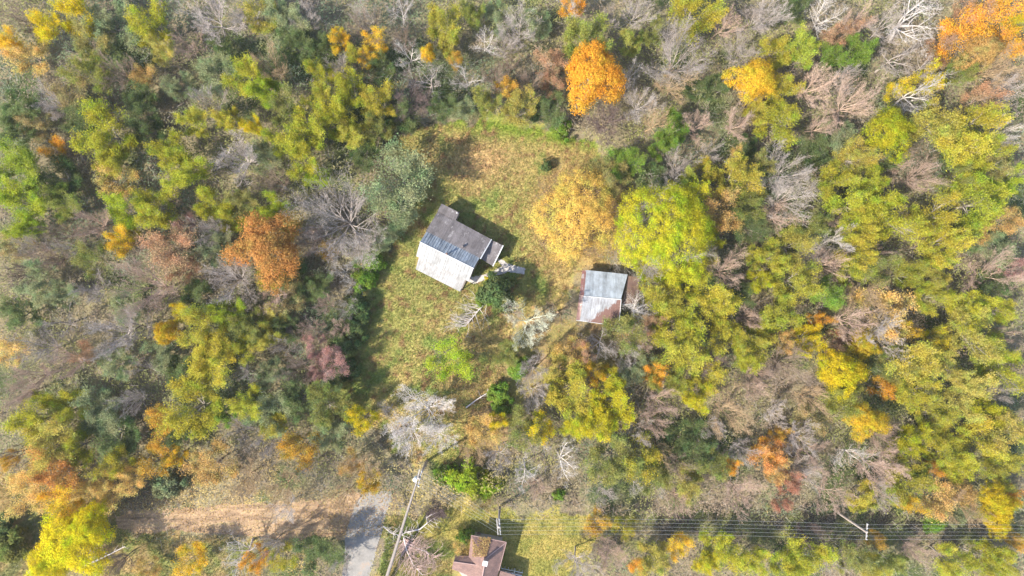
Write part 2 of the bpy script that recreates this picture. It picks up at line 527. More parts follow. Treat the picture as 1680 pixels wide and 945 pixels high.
def grow(r, segs, leafpts, p, d, L, rad, level, cfg):
    nseg = cfg['nseg'][level]
    up = cfg['up'][level]; wig = cfg['wig'][level]
    kids = cfg['kids'][level]; maxl = cfg['levels']
    step = L / nseg
    q = p.copy()
    for i in range(nseg):
        t = (i + 1) / nseg
        r0 = rad * (1 - 0.75 * i / nseg); r1 = rad * (1 - 0.75 * t)
        d = (d + Vector((r.gauss(0, wig), r.gauss(0, wig), r.gauss(0, wig * 0.6) + up))).normalized()
        q2 = q + d * step
        segs.append((q.copy(), q2.copy(), r0, r1, level))
        q = q2
        if level >= cfg['leaf_level']:
            leafpts.append((q.copy(), d.copy(), level, t))
        if level < maxl and (i >= cfg['first'][level]):
            k = kids if isinstance(kids, int) else (int(kids) + (r.random() < kids % 1))
            for j in range(k):
                side = 1 if (i + j) % 2 else -1
                ang = math.radians(r.uniform(*cfg['ang'][level])) * side
                ax = Vector((0, 0, 1)) if r.random() < 0.75 else d.orthogonal().normalized()
                dd = d.copy()
                from mathutils import Quaternion
                dd.rotate(Quaternion(ax, ang))
                dd.rotate(Quaternion(d, r.uniform(-0.7, 0.7)))
                nl = L * cfg['ratio'][level] * r.uniform(0.65, 1.15) * (1.15 - 0.55 * t)
                grow(r, segs, leafpts, q - d * step * r.uniform(0, 0.6), dd, nl, max(cfg['rmin'], r1 * 0.62), level + 1, cfg)


def seg_mesh(name, segs, nside):
    if not segs:
        segs = [(Vector((0, 0, 0)), Vector((0, 0, 0.1)), 0.02, 0.02, 0)]
    P0 = np.array([tuple(s[0]) for s in segs]); P1 = np.array([tuple(s[1]) for s in segs])
    R0 = np.array([s[2] for s in segs]); R1 = np.array([s[3] for s in segs])
    D = P1 - P0
    D /= np.linalg.norm(D, axis=1, keepdims=True) + 1e-9
    ref = np.where(np.abs(D[:, 2:3]) > 0.9, np.array([[1.0, 0, 0]]), np.array([[0, 0, 1.0]]))
    A = np.cross(D, ref); A /= np.linalg.norm(A, axis=1, keepdims=True) + 1e-9
    B = np.cross(D, A)
    n = len(segs)
    V = np.zeros((n, 2 * nside, 3))
    for k in range(nside):
        t = 2 * math.pi * k / nside
        o = A * math.cos(t) + B * math.sin(t)
        V[:, k] = P0 + o * R0[:, None]
        V[:, nside + k] = P1 + o * R1[:, None]
    F = []
    for k in range(nside):
        k2 = (k + 1) % nside
        F.append([k, k2, nside + k2, nside + k])
    F = np.array(F)[None] + (np.arange(n) * 2 * nside)[:, None, None]
    return mesh_np(name, V.reshape(-1, 3), F.reshape(-1, 4))


def leaf_mesh(name, P, D, Nrm, Ln, Wd, tint):
    """kite-shaped leaves: base, two shoulders, tip"""
    P = np.asarray(P); D = np.asarray(D); Nrm = np.asarray(Nrm)
    D = D / (np.linalg.norm(D, axis=1, keepdims=True) + 1e-9)
    Sd = np.cross(D, Nrm); Sd /= np.linalg.norm(Sd, axis=1, keepdims=True) + 1e-9
    n = len(P)
    V = np.zeros((n, 4, 3))
    V[:, 0] = P
    V[:, 1] = P + D * (Ln * 0.45)[:, None] + Sd * (Wd * 0.5)[:, None]
    V[:, 2] = P + D * Ln[:, None]
    V[:, 3] = P + D * (Ln * 0.45)[:, None] - Sd * (Wd * 0.5)[:, None]
    F = np.arange(n * 4).reshape(n, 4)
    return mesh_np(name, V.reshape(-1, 3), F, {'tint': tint})


CFG_F = dict(levels=3, nseg=[6, 5, 4, 3], up=[0.05, 0.03, 0.0, 0.0], wig=[0.08, 0.10, 0.12, 0.12], kids=[2, 2, 2, 0], first=[1, 0, 0, 9],
             ang=[(28, 60), (30, 60), (30, 65), (0, 0)], ratio=[0.55, 0.52, 0.55, 0], rmin=0.018, leaf_level=2)
CFG_B = dict(levels=4, nseg=[7, 6, 5, 3, 2], up=[0.07, 0.05, 0.02, 0.01, 0], wig=[0.07, 0.08, 0.09, 0.12, 0.1], kids=[2, 2, 1.6, 1.0, 0], first=[1, 1, 0, 0, 9],
             ang=[(18, 45), (20, 45), (20, 45), (20, 50), (0, 0)], ratio=[0.55, 0.52, 0.52, 0.5, 0], rmin=0.017, leaf_level=3)
CFG_W = dict(levels=4, nseg=[7, 6, 4, 3, 2], up=[0.04, 0.03, 0.02, 0.02, 0], wig=[0.13, 0.16, 0.2, 0.2, 0.2], kids=[1.5, 1.6, 1.4, 0.9, 0], first=[1, 1, 0, 0, 9],
             ang=[(30, 75), (30, 75), (30, 75), (30, 60), (0, 0)], ratio=[0.6, 0.55, 0.5, 0.5, 0], rmin=0.018, leaf_level=3)


def skeleton(r, cfg, nl, R, Ht, base, elev, rt, lean=0.0):
    segs, lp = [], []
    top = Ht * base
    p = Vector((0, 0, -0.3)); d = Vector((lean, 0, 1)).normalized()
    n = 5
    pts = [p]
    for i in range(n):
        d = (d + Vector((r.gauss(0, 0.05), r.gauss(0, 0.05), 0))).normalized()
        pts.append(pts[-1] + d * (top + 0.3) / n)
        segs.append((pts[-2].copy(), pts[-1].copy(), rt * (1 - 0.09 * i), rt * (1 - 0.09 * (i + 1)), 0))
    a0 = r.uniform(0, 6.28)
    for k in range(nl):
        a = a0 + 2 * math.pi * k / nl * 1.0 + r.uniform(-0.35, 0.35)
        e = math.radians(r.uniform(*elev))
        if k == nl - 1:
            e = math.radians(82)
        dd = Vector((math.cos(a) * math.cos(e), math.sin(a) * math.cos(e), math.sin(e)))
        st = pts[-1] - d * r.uniform(0, top * 0.28)
        L = min(R / max(0.45, math.cos(e)) * r.uniform(0.72, 1.0), (Ht - top) * 1.25) * 0.92
        grow(r, segs, lp, st, dd, L, rt * r.uniform(0.36, 0.5), 0, cfg)
    return segs, lp


def fit(segs, lp, R, Ht):
    """scale the skeleton so that its crown has radius R and its top is at Ht"""
    P = np.array([tuple(s[1]) for s in segs])
    rr = np.percentile(np.hypot(P[:, 0], P[:, 1]), 96); zz = P[:, 2].max()
    sx, sz = R / rr, Ht / zz
    f = lambda v: Vector((v.x * sx, v.y * sx, v.z * sz))
    segs = [(f(a), f(b), c, d, l) for a, b, c, d, l in segs]
    lp = [(f(p), Vector((d.x * sx, d.y * sx, d.z * sz)).normalized(), l, t) for p, d, l, t in lp]
    return segs, lp


def leaves_on(r, lp, per, ln, wd, R, Ht, spread=0.22, flat=0.45, keep=1.0):
    P, D, Nn, L_, W_, T = [], [], [], [], [], []
    npr = np.random.default_rng(r.randrange(1 << 30))
    for (p, d, lev, t) in lp:
        if keep < 1 and r.random() > keep:
            continue
        sp = r.random()
        hgt = p.z / Ht; rad = math.hypot(p.x, p.y) / R
        tint = min(1, max(0, -0.10 + 0.45 * sp + 0.9 * (hgt - 0.6) + 0.45 * rad))  # darker inside and low down: crown shade painted into the leaf tint
        s = d.cross(Vector((0, 0, 1)))
        s = s.normalized() if s.length > 0.05 else Vector((1, 0, 0))
        for k in range(per):
            side = 1 if k % 2 else -1
            o = d * npr.uniform(-0.45, 0.40) + Vector(npr.normal(0, spread, 3) * np.array([1, 1, 0.8]))
            ld = (d * npr.uniform(0.5, 1.0) + s * side * npr.uniform(0.3, 1.0) + Vector((0, 0, npr.uniform(-0.35, 0.25))))
            nn = Vector((npr.normal(0, flat), npr.normal(0, flat), 1.0))
            P.append(tuple(p + o)); D.append(tuple(ld)); Nn.append(tuple(nn))
            q = npr.uniform(0.7, 1.3)
            L_.append(ln * q); W_.append(wd * q); T.append(min(1, max(0, tint + npr.normal(0, 0.12))))
    return np.array(P), np.array(D), np.array(Nn), np.array(L_), np.array(W_), np.array(T)


TEMPL = {}


def add_template(kind, trunk_segs, twig_segs, leafargs, R, Ht):
    i = len(TEMPL.setdefault(kind, []))
    tm = seg_mesh('trunk', trunk_segs, 6); tm.materials.append(MAT['bark'])
    cw = None
    tw = None
    if twig_segs is not None:
        tw = seg_mesh('twigs', twig_segs, 3); tw.materials.append(MAT['twig'])
    if leafargs is not None:
        cw = leaf_mesh('crown', *leafargs)
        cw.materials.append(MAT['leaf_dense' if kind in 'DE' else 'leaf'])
    TEMPL[kind].append((tm, tw, cw, R, Ht))


def clump_leaves(r, ncl, per, R, zc, rz, crad, ln, wd, cone=False, rough=0.25):
    npr = np.random.default_rng(r.randrange(1 << 30))
    P, D, Nn, T = [], [], [], []
    lob = [(r.uniform(0, 6.28), r.uniform(0.1, rough)) for _ in range(4)]
    for k in range(ncl):
        u = r.random(); a = r.uniform(0, 2 * math.pi)
        cz = r.uniform(-0.35, 1.0)
        rho = math.sqrt(max(0, 1 - cz * cz)) if not cone else (1 - (cz + 0.35) / 1.35) ** 0.8
        w = 1 + sum(b * math.cos((j + 2) * a + ph) for j, (ph, b) in enumerate(lob)) * 0.6
        s = r.uniform(0.72, 1.0) if r.random() < 0.8 else r.uniform(0.3, 0.7)
        c = np.array([math.cos(a) * rho * R * w * s, math.sin(a) * rho * R * w * s, zc + cz * rz * (0.9 + 0.2 * r.random())])
        n0 = np.array([math.cos(a) * rho * 0.8, math.sin(a) * rho * 0.8, cz + 0.35])
        cr = crad * r.uniform(0.6, 1.35)
        tone = r.random()
        q = npr.normal(0, 1, (per, 3)); q /= np.linalg.norm(q, axis=1, keepdims=True)
        q[:, 2] = np.abs(q[:, 2]) * 0.8 - 0.15
        pos = c + q * cr * npr.uniform(0.45, 1.05, (per, 1))
        nn = q * 0.8 + n0 * 0.7 + npr.normal(0, 0.35, (per, 3))
        dd = np.cross(nn, npr.normal(0, 1, (per, 3)))
        P.append(pos); D.append(dd); Nn.append(nn)
        T.append(np.clip(0.25 + 0.6 * tone + npr.normal(0, 0.12, per), 0, 1))
    P = np.concatenate(P); n = len(P)
    q = npr.uniform(0.7, 1.3, n)
    return P, np.concatenate(D), np.concatenate(Nn), ln * q, wd * q, np.concatenate(T)


R0, H0 = 4.0, 10.0
for i in range(9):      # feathery leafy crowns
    r = random.Random(100 + i)
    segs, lp = skeleton(r, CFG_F, 7, R0, H0, 0.42, (22, 62), 0.20)
    segs, lp = fit(segs, lp, R0, H0)
    main = [s for s in segs if s[4] <= 1]; tw = [s for s in segs if s[4] > 1]
    print('LP', len(lp))
    kp = min(1.0, 15000 / 5 / len(lp))
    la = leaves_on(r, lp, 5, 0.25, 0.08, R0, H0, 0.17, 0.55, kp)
    tws = [s for s in tw if random.random() < 2200 / max(1, len(tw))]
    add_template('F', main, tws, la, R0, H0)
for kind, R_, H_, nl, n_lv, ln_, wd_, spr, kp, cfg in (('G', 7.4, 9.0, 15, 34000, 0.24, 0.13, 0.26, 0.9, CFG_B), ('L', 7.4, 12.0, 14, 42000, 0.28, 0.13, 0.26, 1.0, CFG_F), ('R', 7.0, 11.5, 15, 0, 0, 0, 0, 1, CFG_B), ('R', 7.0, 11.5, 12, 0, 0, 0, 0, 1, CFG_B)):
    r = random.Random(900 + nl)
    segs, lp = skeleton(r, cfg, nl, R_, H_, 0.25, (15, 72), 0.32)
    segs, lp = fit(segs, lp, R_, H_)
    main = [s for s in segs if s[4] <= 1]; tw = [s for s in segs if s[4] > 1]
    if len(tw) > 26000:
        tw = r.sample(tw, 26000)
    if kind == 'R':
        add_template(kind, [(a, b, c * .62, d * .62, l) for a, b, c, d, l in main], tw, None, R_, H_)
        continue
    la = clump_leaves(r, *((760, 66, 7.0, 4.6, 3.9, 0.72, 0.15, 0.075) if kind == 'G' else (900, 74, 6.9, 7.6, 4.0, 0.68, 0.18, 0.075)), rough=0.16)
    add_template(kind, main, tw, la, R_, H_)
for i in range(5):      # sparse leafy crowns: twigs show between the leaves
    r = random.Random(200 + i)
    segs, lp = skeleton(r, CFG_B, 7, R0, H0, 0.36, (25, 65), 0.18)
    segs, lp = fit(segs, lp, R0, H0)
    main = [s for s in segs if s[4] <= 1]; tw = [s for s in segs if s[4] > 1]
    if len(tw) > 4500:
        tw = r.sample(tw, 4500)
    kp = 0.55
    kp = min(1.0, 8500 / 2 / len(lp)); per = 2
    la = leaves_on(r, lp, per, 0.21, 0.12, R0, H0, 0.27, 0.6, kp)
    add_template('M', main, tw, la, R0, H0)
for i in range(7):      # bare, fine twigs
    r = random.Random(300 + i)
    nl = [9, 7, 10, 8, 6, 11, 8][i]
    segs, lp = skeleton(r, CFG_B, nl, R0, H0, [0.3, 0.38, 0.25, 0.42, 0.45, 0.2, 0.35][i], (28, 66), 0.17)
    segs, lp = fit(segs, lp, R0, H0)
    main = [s for s in segs if s[4] <= 1]; tw = [s for s in segs if s[4] > 1]
    if len(tw) > 15000:
        tw = r.sample(tw, 15000)
    add_template('B', [(a, b, c * .85, d * .85, l) for a, b, c, d, l in main], tw, None, R0, H0)
for i in range(6):      # bare and crooked
    r = random.Random(400 + i)
    segs, lp = skeleton(r, CFG_W, 5 if i % 2 else 4, R0, H0, 0.36, (18, 58), 0.22, lean=0.15)
    segs, lp = fit(segs, lp, R0, H0)
    main = [s for s in segs if s[4] <= 1]; tw = [s for s in segs if s[4] > 1]
    if len(tw) > 5000:
        tw = r.sample(tw, 5000)
    add_template('W', [(a, b, c * 1.1, d * 1.1, l) for a, b, c, d, l in main], tw, None, R0, H0)


for i in range(4):      # dense rounded crowns
    r = random.Random(500 + i)
    segs, lp = skeleton(r, CFG_F, 6, R0 * 0.8, H0 * 0.8, 0.4, (30, 65), 0.2)
    segs, lp = fit(segs, lp, R0 * 0.8, H0 * 0.8)
    la = clump_leaves(r, 380, 66, R0 * 0.88, 6.6, 3.0, 0.66, 0.165, 0.10, rough=0.4)
    add_template('D', [s for s in segs if s[4] <= 1], None, la, R0, H0)
for i in range(4):      # shrubs, leafy to the ground
    r = random.Random(600 + i)
    la = clump_leaves(r, 90, 60, 0.86 * 2.0, 1.3, 1.5, 0.42, 0.24, 0.13, cone=False, rough=0.4)
    tr = [(Vector((0, 0, -0.2)), Vector((0.1, 0.05, 1.2)), 0.08, 0.05, 0)]
    for k in range(6):
        a = k * 1.05
        tr.append((Vector((0.05, 0, 0.3)), Vector((math.cos(a) * 0.9, math.sin(a) * 0.9, 1.9)), 0.05, 0.02, 0))
    add_template('E', tr, None, la, 2.0, 2.9)

# ------------------------------------------------------------------ the trees seen in the photo
# per tile of the photo (origin x, origin y): crown centre and radius in thirds of a pixel, form, colour
CAT = {
(0, 0): "330 50 110 F ye;200 120 75 F ye;20 180 60 F gy;110 250 100 M tn;60 60 75 B br;560 130 115 F tg;400 200 95 F ol;720 120 95 F yg;790 240 62 F yg;990 80 140 B gr;1180 50 85 B gr;890 190 90 B pk;545 310 105 B br;420 335 90 F ol;680 365 70 M oo;1040 340 105 F tg;890 430 75 F tg;1180 370 95 F yg;220 480 85 B gr;60 500 100 F dg;330 440 100 M be;380 570 100 F dg;1030 490 80 B gr;950 590 72 F yg;1110 580 60 F yo;500 660 130 F yg;530 780 90 F yg;235 730 60 M or;830 730 85 F yg;900 840 100 F yg;1130 750 125 B gr;1240 620 50 F ye;80 820 125 F lg;290 870 105 F dg;540 870 95 M tn;680 490 90 F dg;720 640 85 F dg;60 640 85 F dg;150 600 80 M be;1100 230 60 F dg",
(420, 0): "30 60 85 F yg;140 100 110 F tg;235 60 75 B gr;50 300 100 B ta;395 190 58 F gy;470 260 42 F yg;580 205 62 M gy;550 285 48 M gy;430 320 80 B gr;520 45 70 B gr;545 115 85 B br;700 45 80 W wh;700 160 75 B br;735 240 85 W wh;920 110 95 F yo;955 205 62 F yo;845 265 40 D gy;975 285 40 M oy;830 385 105 W gr;1020 380 90 W wh;1110 190 80 W wh;1220 200 75 B gr;1200 90 85 F tg;1060 60 62 F ol;320 350 70 F yg;45 430 75 F lg;450 440 85 F yg;290 480 75 F yg;130 540 90 M ol;600 500 85 F yo;380 590 95 F yg;480 655 80 F yg;230 645 115 F yg;115 690 70 F yg;210 790 80 F yg;280 855 60 F lg;740 470 120 B db;690 570 85 F dg;930 520 75 F dg;1010 530 60 F tg;1130 500 72 F ol;520 760 75 F dg;690 870 160 M tg;40 770 85 F tg;60 880 80 B br;1180 370 75 B br;1230 430 55 M oy;610 620 70 F ol;185 210 85 F dg;330 230 75 F dg;610 340 70 F dg;1245 300 50 B br",
(840, 0): "310 20 85 W wh;300 10 60 M or;40 110 105 B gr;130 90 85 F tg;180 290 80 M ru;370 180 115 F ol;470 80 65 B gr;600 45 100 B gr;600 190 62 F lg;900 60 125 F yo;1055 100 80 B pk;400 370 150 D or;210 395 65 M ru;600 350 60 W wh;850 255 165 B gr;820 400 90 B ta;1150 230 90 B gr;1225 60 95 B gr;1194 390 105 D gy;1020 420 72 F dg;640 490 105 B gr;490 600 120 B db;700 590 90 B ta;930 600 90 B pk;1140 610 90 B pk;1215 550 60 F yo;30 530 90 F yg;170 540 95 F dg;240 640 58 E bg;820 620 85 F bg;740 720 62 F bg;560 790 85 F bg;490 870 95 F ol;830 810 85 B gr;700 860 85 F dg;960 830 62 M yo;1110 765 45 M tn;1120 865 105 F yo;1235 800 62 F ol;170 815 30 E dg;870 920 72 F lg;90 400 75 B br;1170 700 65 F dg;1000 740 62 B gr;700 160 62 F ol;900 430 60 F dg;320 900 232 M tn",
(1260, 0): "40 60 105 B gr;130 50 80 F dg;330 60 120 W wh;470 70 90 B pk;400 150 62 M ru;330 180 60 M ru;60 240 85 F yo;180 225 80 F lg;320 260 62 F bg;450 255 82 F bg;780 90 150 W wh;600 120 90 B gr;660 280 110 W gr;780 330 85 W gr;970 170 105 M or;1050 255 85 D oo;1140 60 120 M or;1010 50 85 M ru;1210 190 85 M or;880 230 70 M ru;1170 310 120 B ta;240 390 112 B pk;400 380 72 B gr;455 480 140 B pk;270 600 75 B pk;70 440 80 F yo;50 590 105 F yg;820 375 70 M ye;760 460 120 W wh;650 440 50 M ye;600 650 108 D ly;850 600 130 F yo;1030 600 105 F yo;950 700 115 F yo;1080 730 85 F yg;1020 810 85 F yg;1200 440 90 B gr;1210 640 80 B wh;1080 480 80 M ru;120 830 135 B gr;380 665 100 F tg;440 790 92 F yo;370 875 90 F yo;560 880 80 F yg;680 785 62 B pk;790 860 90 B pk;900 780 62 F dg;620 790 62 F dg;1180 800 80 F ol;230 750 85 F dg;960 340 62 F ol;1240 100 55 F ye;1190 900 72 F lg;930 900 72 F ol",
(0, 315): "80 70 112 F lg;110 170 72 F lg;280 50 92 F ol;430 130 105 B pk;600 100 100 F lg;760 60 100 F yg;890 150 52 M re;1010 40 85 F yg;1110 130 72 F yg;1190 50 72 F ol;560 245 78 M gy;630 205 45 M ye;820 260 115 M ru;890 380 72 M ru;40 250 80 M be;110 270 72 B gr;240 195 80 B br;300 260 90 W gr;210 320 72 B pk;1010 180 85 B gr;1070 270 85 F tg;1090 430 128 B gr;700 460 155 B pk;180 450 105 F tg;300 510 80 F tg;410 480 90 B gr;430 330 80 M ol;600 580 80 F tg;245 640 95 W gr;530 670 145 B gr;660 690 80 W gr;880 590 45 M ye;825 690 62 D gy;940 520 85 F dg;990 680 110 F yo;1060 770 115 F yo;1120 600 80 F lg;1220 660 80 F ol;1000 860 110 F yo;1200 760 75 F yg;790 790 80 F tg;655 890 75 W gr;310 830 100 B pk;150 780 90 B gr;40 790 78 M tn;120 900 110 B pk;400 790 62 M ru;560 860 85 F tg;80 590 85 F dg;880 880 85 F dg;60 400 80 B db;1190 900 62 B gr",
(420, 315): "60 270 168 D rb;70 90 85 F lg;182 185 45 F yg;395 120 215 B gr;470 280 80 B wh;250 230 82 B pk;340 280 48 M oy;690 60 120 F tg;620 215 78 F tg;560 330 70 E bg;535 430 65 E bg;420 390 62 W wh;455 465 45 W wh;450 560 52 W wh;410 605 45 W gr;400 675 55 B pk;265 680 72 B pk;335 570 62 B pk;500 560 70 E dg;490 660 72 E dg;60 520 92 B pk;190 500 80 M be;150 430 100 F dg;285 460 80 F dg;50 425 78 M yo;70 620 62 F yg;40 720 72 F yg;120 745 72 B gr;130 670 72 F dg;265 760 62 M re;360 840 75 M re;295 890 62 M re;190 880 85 B br;430 760 72 E dg;450 870 62 E dg;75 900 80 F tg;955 845 100 M lg;912 800 60 W gr;1190 495 95 E dg;1120 520 50 E bg;1230 800 60 F ol;1150 440 30 E ye;350 940 80 F dg",
(840, 315): "760 190 235 D ly;700 370 110 F ly;850 60 110 F ly;990 230 62 F ly;1050 90 100 M oo;1170 60 82 F ol;1080 385 105 B pk;1230 430 62 F ly;1225 310 62 F yg;930 350 65 F yg;880 455 82 F yg;770 520 105 F yo;800 640 120 F yg;850 770 112 F yg;1020 570 110 F yo;1060 700 92 F yo;1200 740 90 F yo;955 830 92 B db;1200 615 62 B pk;660 600 105 W wh;650 730 82 B pk;425 740 90 W gr;555 700 92 M ol;235 600 90 W ta;70 650 125 B wg;115 900 90 B gr;30 860 62 E bg;290 780 80 M tn;245 880 90 F yo;420 890 62 M gy;360 790 60 M ru;700 905 60 M or;620 860 90 F tg;900 720 72 F dg;1230 905 72 B pk;700 650 55 M ru;760 905 82 F ol;960 910 80 F yo;490 930 62 F yg;555 800 78 B gr;1180 170 80 F dg;1130 500 60 F dg;20 600 60 B pk;1160 820 70 F yg;960 470 60 F dg",
(1260, 315): "130 30 112 B gr;90 120 80 B pk;220 140 82 F ol;340 110 62 B pk;370 220 72 B wh;440 50 120 F yg;620 130 120 F yg;480 160 100 F yo;850 130 112 F yo;1080 60 140 F yg;120 270 100 F yg;30 310 78 F yg;250 290 80 B gr;320 360 90 B pk;460 290 90 F yo;860 260 100 F yo;1190 130 75 M oo;1060 195 60 M oo;1150 275 98 F tg;1180 410 130 B pk;1240 400 70 M re;140 440 112 F yg;315 500 90 F bg;430 400 72 F yg;560 380 82 M ol;700 410 80 F yg;560 305 52 B pk;870 330 62 F yg;840 440 72 F yg;820 515 80 F yo;530 520 125 B ta;430 620 105 B pk;600 600 130 M tn;610 700 130 B gr;700 690 62 M gy;850 720 62 M ye;1010 570 105 F yg;1010 690 130 F yg;1180 590 65 F yg;1120 780 92 F yg;250 630 50 M or;80 610 100 F yg;205 730 80 F ye;90 740 60 M oo;350 750 62 M ru;465 750 75 D ly2;130 850 120 B br;360 890 118 D ye;760 860 130 F yo;920 870 82 F yg;1180 880 105 F yg;500 850 70 F dg;1180 700 52 B pk;1130 450 85 F dg;960 230 70 F dg;640 840 90 F ol",
(0, 630): "60 50 95 B pk;180 170 112 F yg;330 130 92 F yg;230 290 130 F yo;350 310 90 F yg;480 140 120 F tg;615 90 72 B gr;560 240 120 F dg;560 390 82 M yo;790 185 85 M oy;950 120 140 F yo;1110 160 50 F bg;1220 100 82 F yo;1180 250 80 W gr;70 350 92 W br;10 380 50 M oy;245 460 125 M rb;100 540 110 M tn;285 590 88 M gy;400 570 85 M tn;735 390 85 M oy;845 360 50 M gy;830 490 82 E tg;1010 410 110 M oo;1170 490 112 B ta;500 520 90 M tn;640 470 70 M tn;1150 850 110 W wh;915 890 78 M gy;1230 880 62 M or;700 920 62 M tn;60 800 90 E ol;20 700 60 E dg;540 900 75 B br;860 250 60 F dg;340 790 170 D yb;430 700 110 D yb;230 890 90 D yb;560 900 40 B br",
(420, 630): "60 140 112 F tg;60 200 70 F yo;200 80 92 F dg;330 130 112 F ol;205 320 100 M oy;35 290 85 B gr;350 265 90 F tg;510 180 72 M ye;630 140 72 W gr;800 150 150 B wh;740 260 115 B wh;870 280 100 B wh;1120 240 90 M tn;1190 200 50 M ye;1200 50 62 E bg;1205 130 50 E bg;1190 350 82 B gr;1040 470 95 E lg;1140 500 70 E lg;920 450 50 E bg;480 440 105 B ta;540 490 62 M gy;430 560 85 B ta;100 510 110 B ta;215 440 62 W gr;120 630 72 B wh;310 840 108 F dg;110 880 72 M yo;40 830 82 B gr;800 860 92 B pk;870 640 55 B db;1060 340 80 B ta;450 400 60 M oo;1100 590 60 M be;1012 822 46 M tn;1030 745 42 E bg;400 880 70 B gr",
(840, 630): "100 50 85 B gr;300 30 130 F yo;510 90 120 F ye2;430 200 90 F ye2;330 220 80 F ly;740 120 100 B pk;730 195 90 B pk;640 235 72 B gr;900 60 82 F ye2;1080 140 130 B ta;1000 225 62 B gr;1210 20 62 B pk;930 280 92 F dg;1170 340 82 B gr;1255 345 62 M or;130 230 72 M ye;150 330 62 W wh;235 390 125 W wh;60 440 105 W wh;120 520 62 B pk;500 390 120 F ol;640 370 92 M yo;755 340 80 W ta;850 410 80 B br;700 450 92 F ol;890 500 80 F yg;1150 550 110 B pk;1080 420 42 M or;630 530 52 W wh;735 530 52 W wh;840 600 72 B pk;430 700 62 M oy;560 715 60 M yo;440 810 75 B pk;700 860 85 F yg;830 810 62 M gy;620 910 42 M or;1040 830 92 F yg;970 900 62 F ye2;340 910 110 B gr;500 880 92 B pk;230 545 32 E bg;1200 890 82 F yg;460 560 60 B gr;1010 400 80 F ol;60 220 90 M ol;840 260 80 F dg",
(1260, 630): "485 180 88 D gy2;240 80 92 B ta;50 150 72 B gr;230 190 92 M be;60 250 40 M oy;590 30 62 M or;740 60 92 F yo;1000 60 112 F yg;1170 40 62 B gr;1100 130 92 F ly;1180 220 100 F yo;580 255 90 B pk;180 300 100 B gr;240 360 80 B pk;195 430 82 B gr;20 350 80 M or2;120 500 62 M re2;60 430 70 M oo;80 595 50 M re2;560 400 120 B pk;455 380 85 W wh;650 380 72 B pk;720 300 90 F ly;850 260 80 F yo;830 160 80 F yg;910 360 80 F yg;960 430 92 F yg;1100 300 120 F yo;1180 420 100 F yo;730 480 110 F yo;505 580 80 F yo;320 560 92 B pk;580 550 80 B gr;700 590 62 M gy;860 570 102 M oo;850 430 42 M or;990 630 92 B ta;930 640 60 F tg;1000 560 70 M oo;1130 590 88 D ye3;1130 685 60 D ye3;1225 560 50 M or;820 670 62 E bg;200 870 110 F yg;100 900 80 F yg;330 900 62 B gr;555 785 40 M oy;420 870 82 F ol;520 910 62 F yg;930 880 82 F yo;1080 880 92 F yg;1190 900 82 F yg;640 900 70 F ol;1240 780 40 M oy;230 790 85 B db;770 830 80 B pk;370 60 100 F ol",
}
# colour code: (sRGB of the sunlit foliage or twigs, words)
PAL = {
 'ye': ((234, 208, 24), 'clear yellow'), 'ye2': ((205, 192, 35), 'clear yellow'), 'ye3': ((226, 196, 30), 'clear yellow'), 'yb': ((246, 226, 10), 'brilliant yellow'),
 'gy': ((246, 200, 48), 'golden'), 'gy2': ((238, 198, 48), 'golden'), 'yo': ((200, 184, 60), 'mustard green'), 'yg': ((188, 182, 52), 'yellow-green'), 'lg': ((172, 186, 46), 'lime green'),
 'ly': ((196, 190, 36), 'yellowish lime'), 'ly2': ((220, 190, 50), 'yellowish lime'), 'ol': ((150, 150, 78), 'dull olive'), 'dg': ((118, 132, 80), 'dark green'), 'tg': ((156, 162, 116), 'grey-green'),
 'bg': ((140, 166, 62), 'fresh green'), 'or': ((248, 178, 50), 'orange'), 'or2': ((236, 168, 92), 'orange'), 'oo': ((216, 176, 104), 'dull orange'), 'oy': ((220, 172, 62), 'amber'), 'ru': ((204, 160, 122), 'rusty'),
 'rb': ((224, 160, 86), 'burnt orange'), 're': ((188, 144, 134), 'dull red'), 're2': ((212, 150, 122), 'dull red'), 'tn': ((232, 194, 112), 'tan-gold'), 'be': ((182, 162, 108), 'beige'),
 'gr': ((190, 178, 170), 'grey'), 'br': ((160, 140, 124), 'brown'), 'wh': ((222, 213, 206), 'whitish'), 'pk': ((200, 172, 154), 'pinkish'), 'ta': ((196, 168, 132), 'tan'),
 'db': ((122, 104, 100), 'dark brown'), 'wg': ((212, 212, 186), 'pale green-grey'),
}
FORM = {'F': 'feathery leafy tree', 'M': 'thin-leaved tree', 'B': 'bare fine-twigged tree', 'W': 'bare crooked tree', 'D': 'dense rounded tree', 'E': 'leafy shrub'}
NAME = {'F': 'leafy_tree', 'M': 'sparse_tree', 'B': 'bare_tree', 'W': 'dead_tree', 'D': 'round_tree', 'E': 'shrub'}
GROUP = {'F': 'feathery leafy trees of the woods', 'M': 'half-leafless trees of the woods', 'B': 'bare trees with fine twigs', 'W': 'bare crooked trees', 'D': 'dense rounded autumn trees', 'E': 'shrubs at the wood edges'}
CATN = {'F': 'tree', 'M': 'tree', 'B': 'tree', 'W': 'tree', 'D': 'tree', 'E': 'shrub'}


def lin(c):
    c = c / 255.0
    return c / 12.92 if c <= 0.04045 else ((c + 0.055) / 1.055) ** 2.4


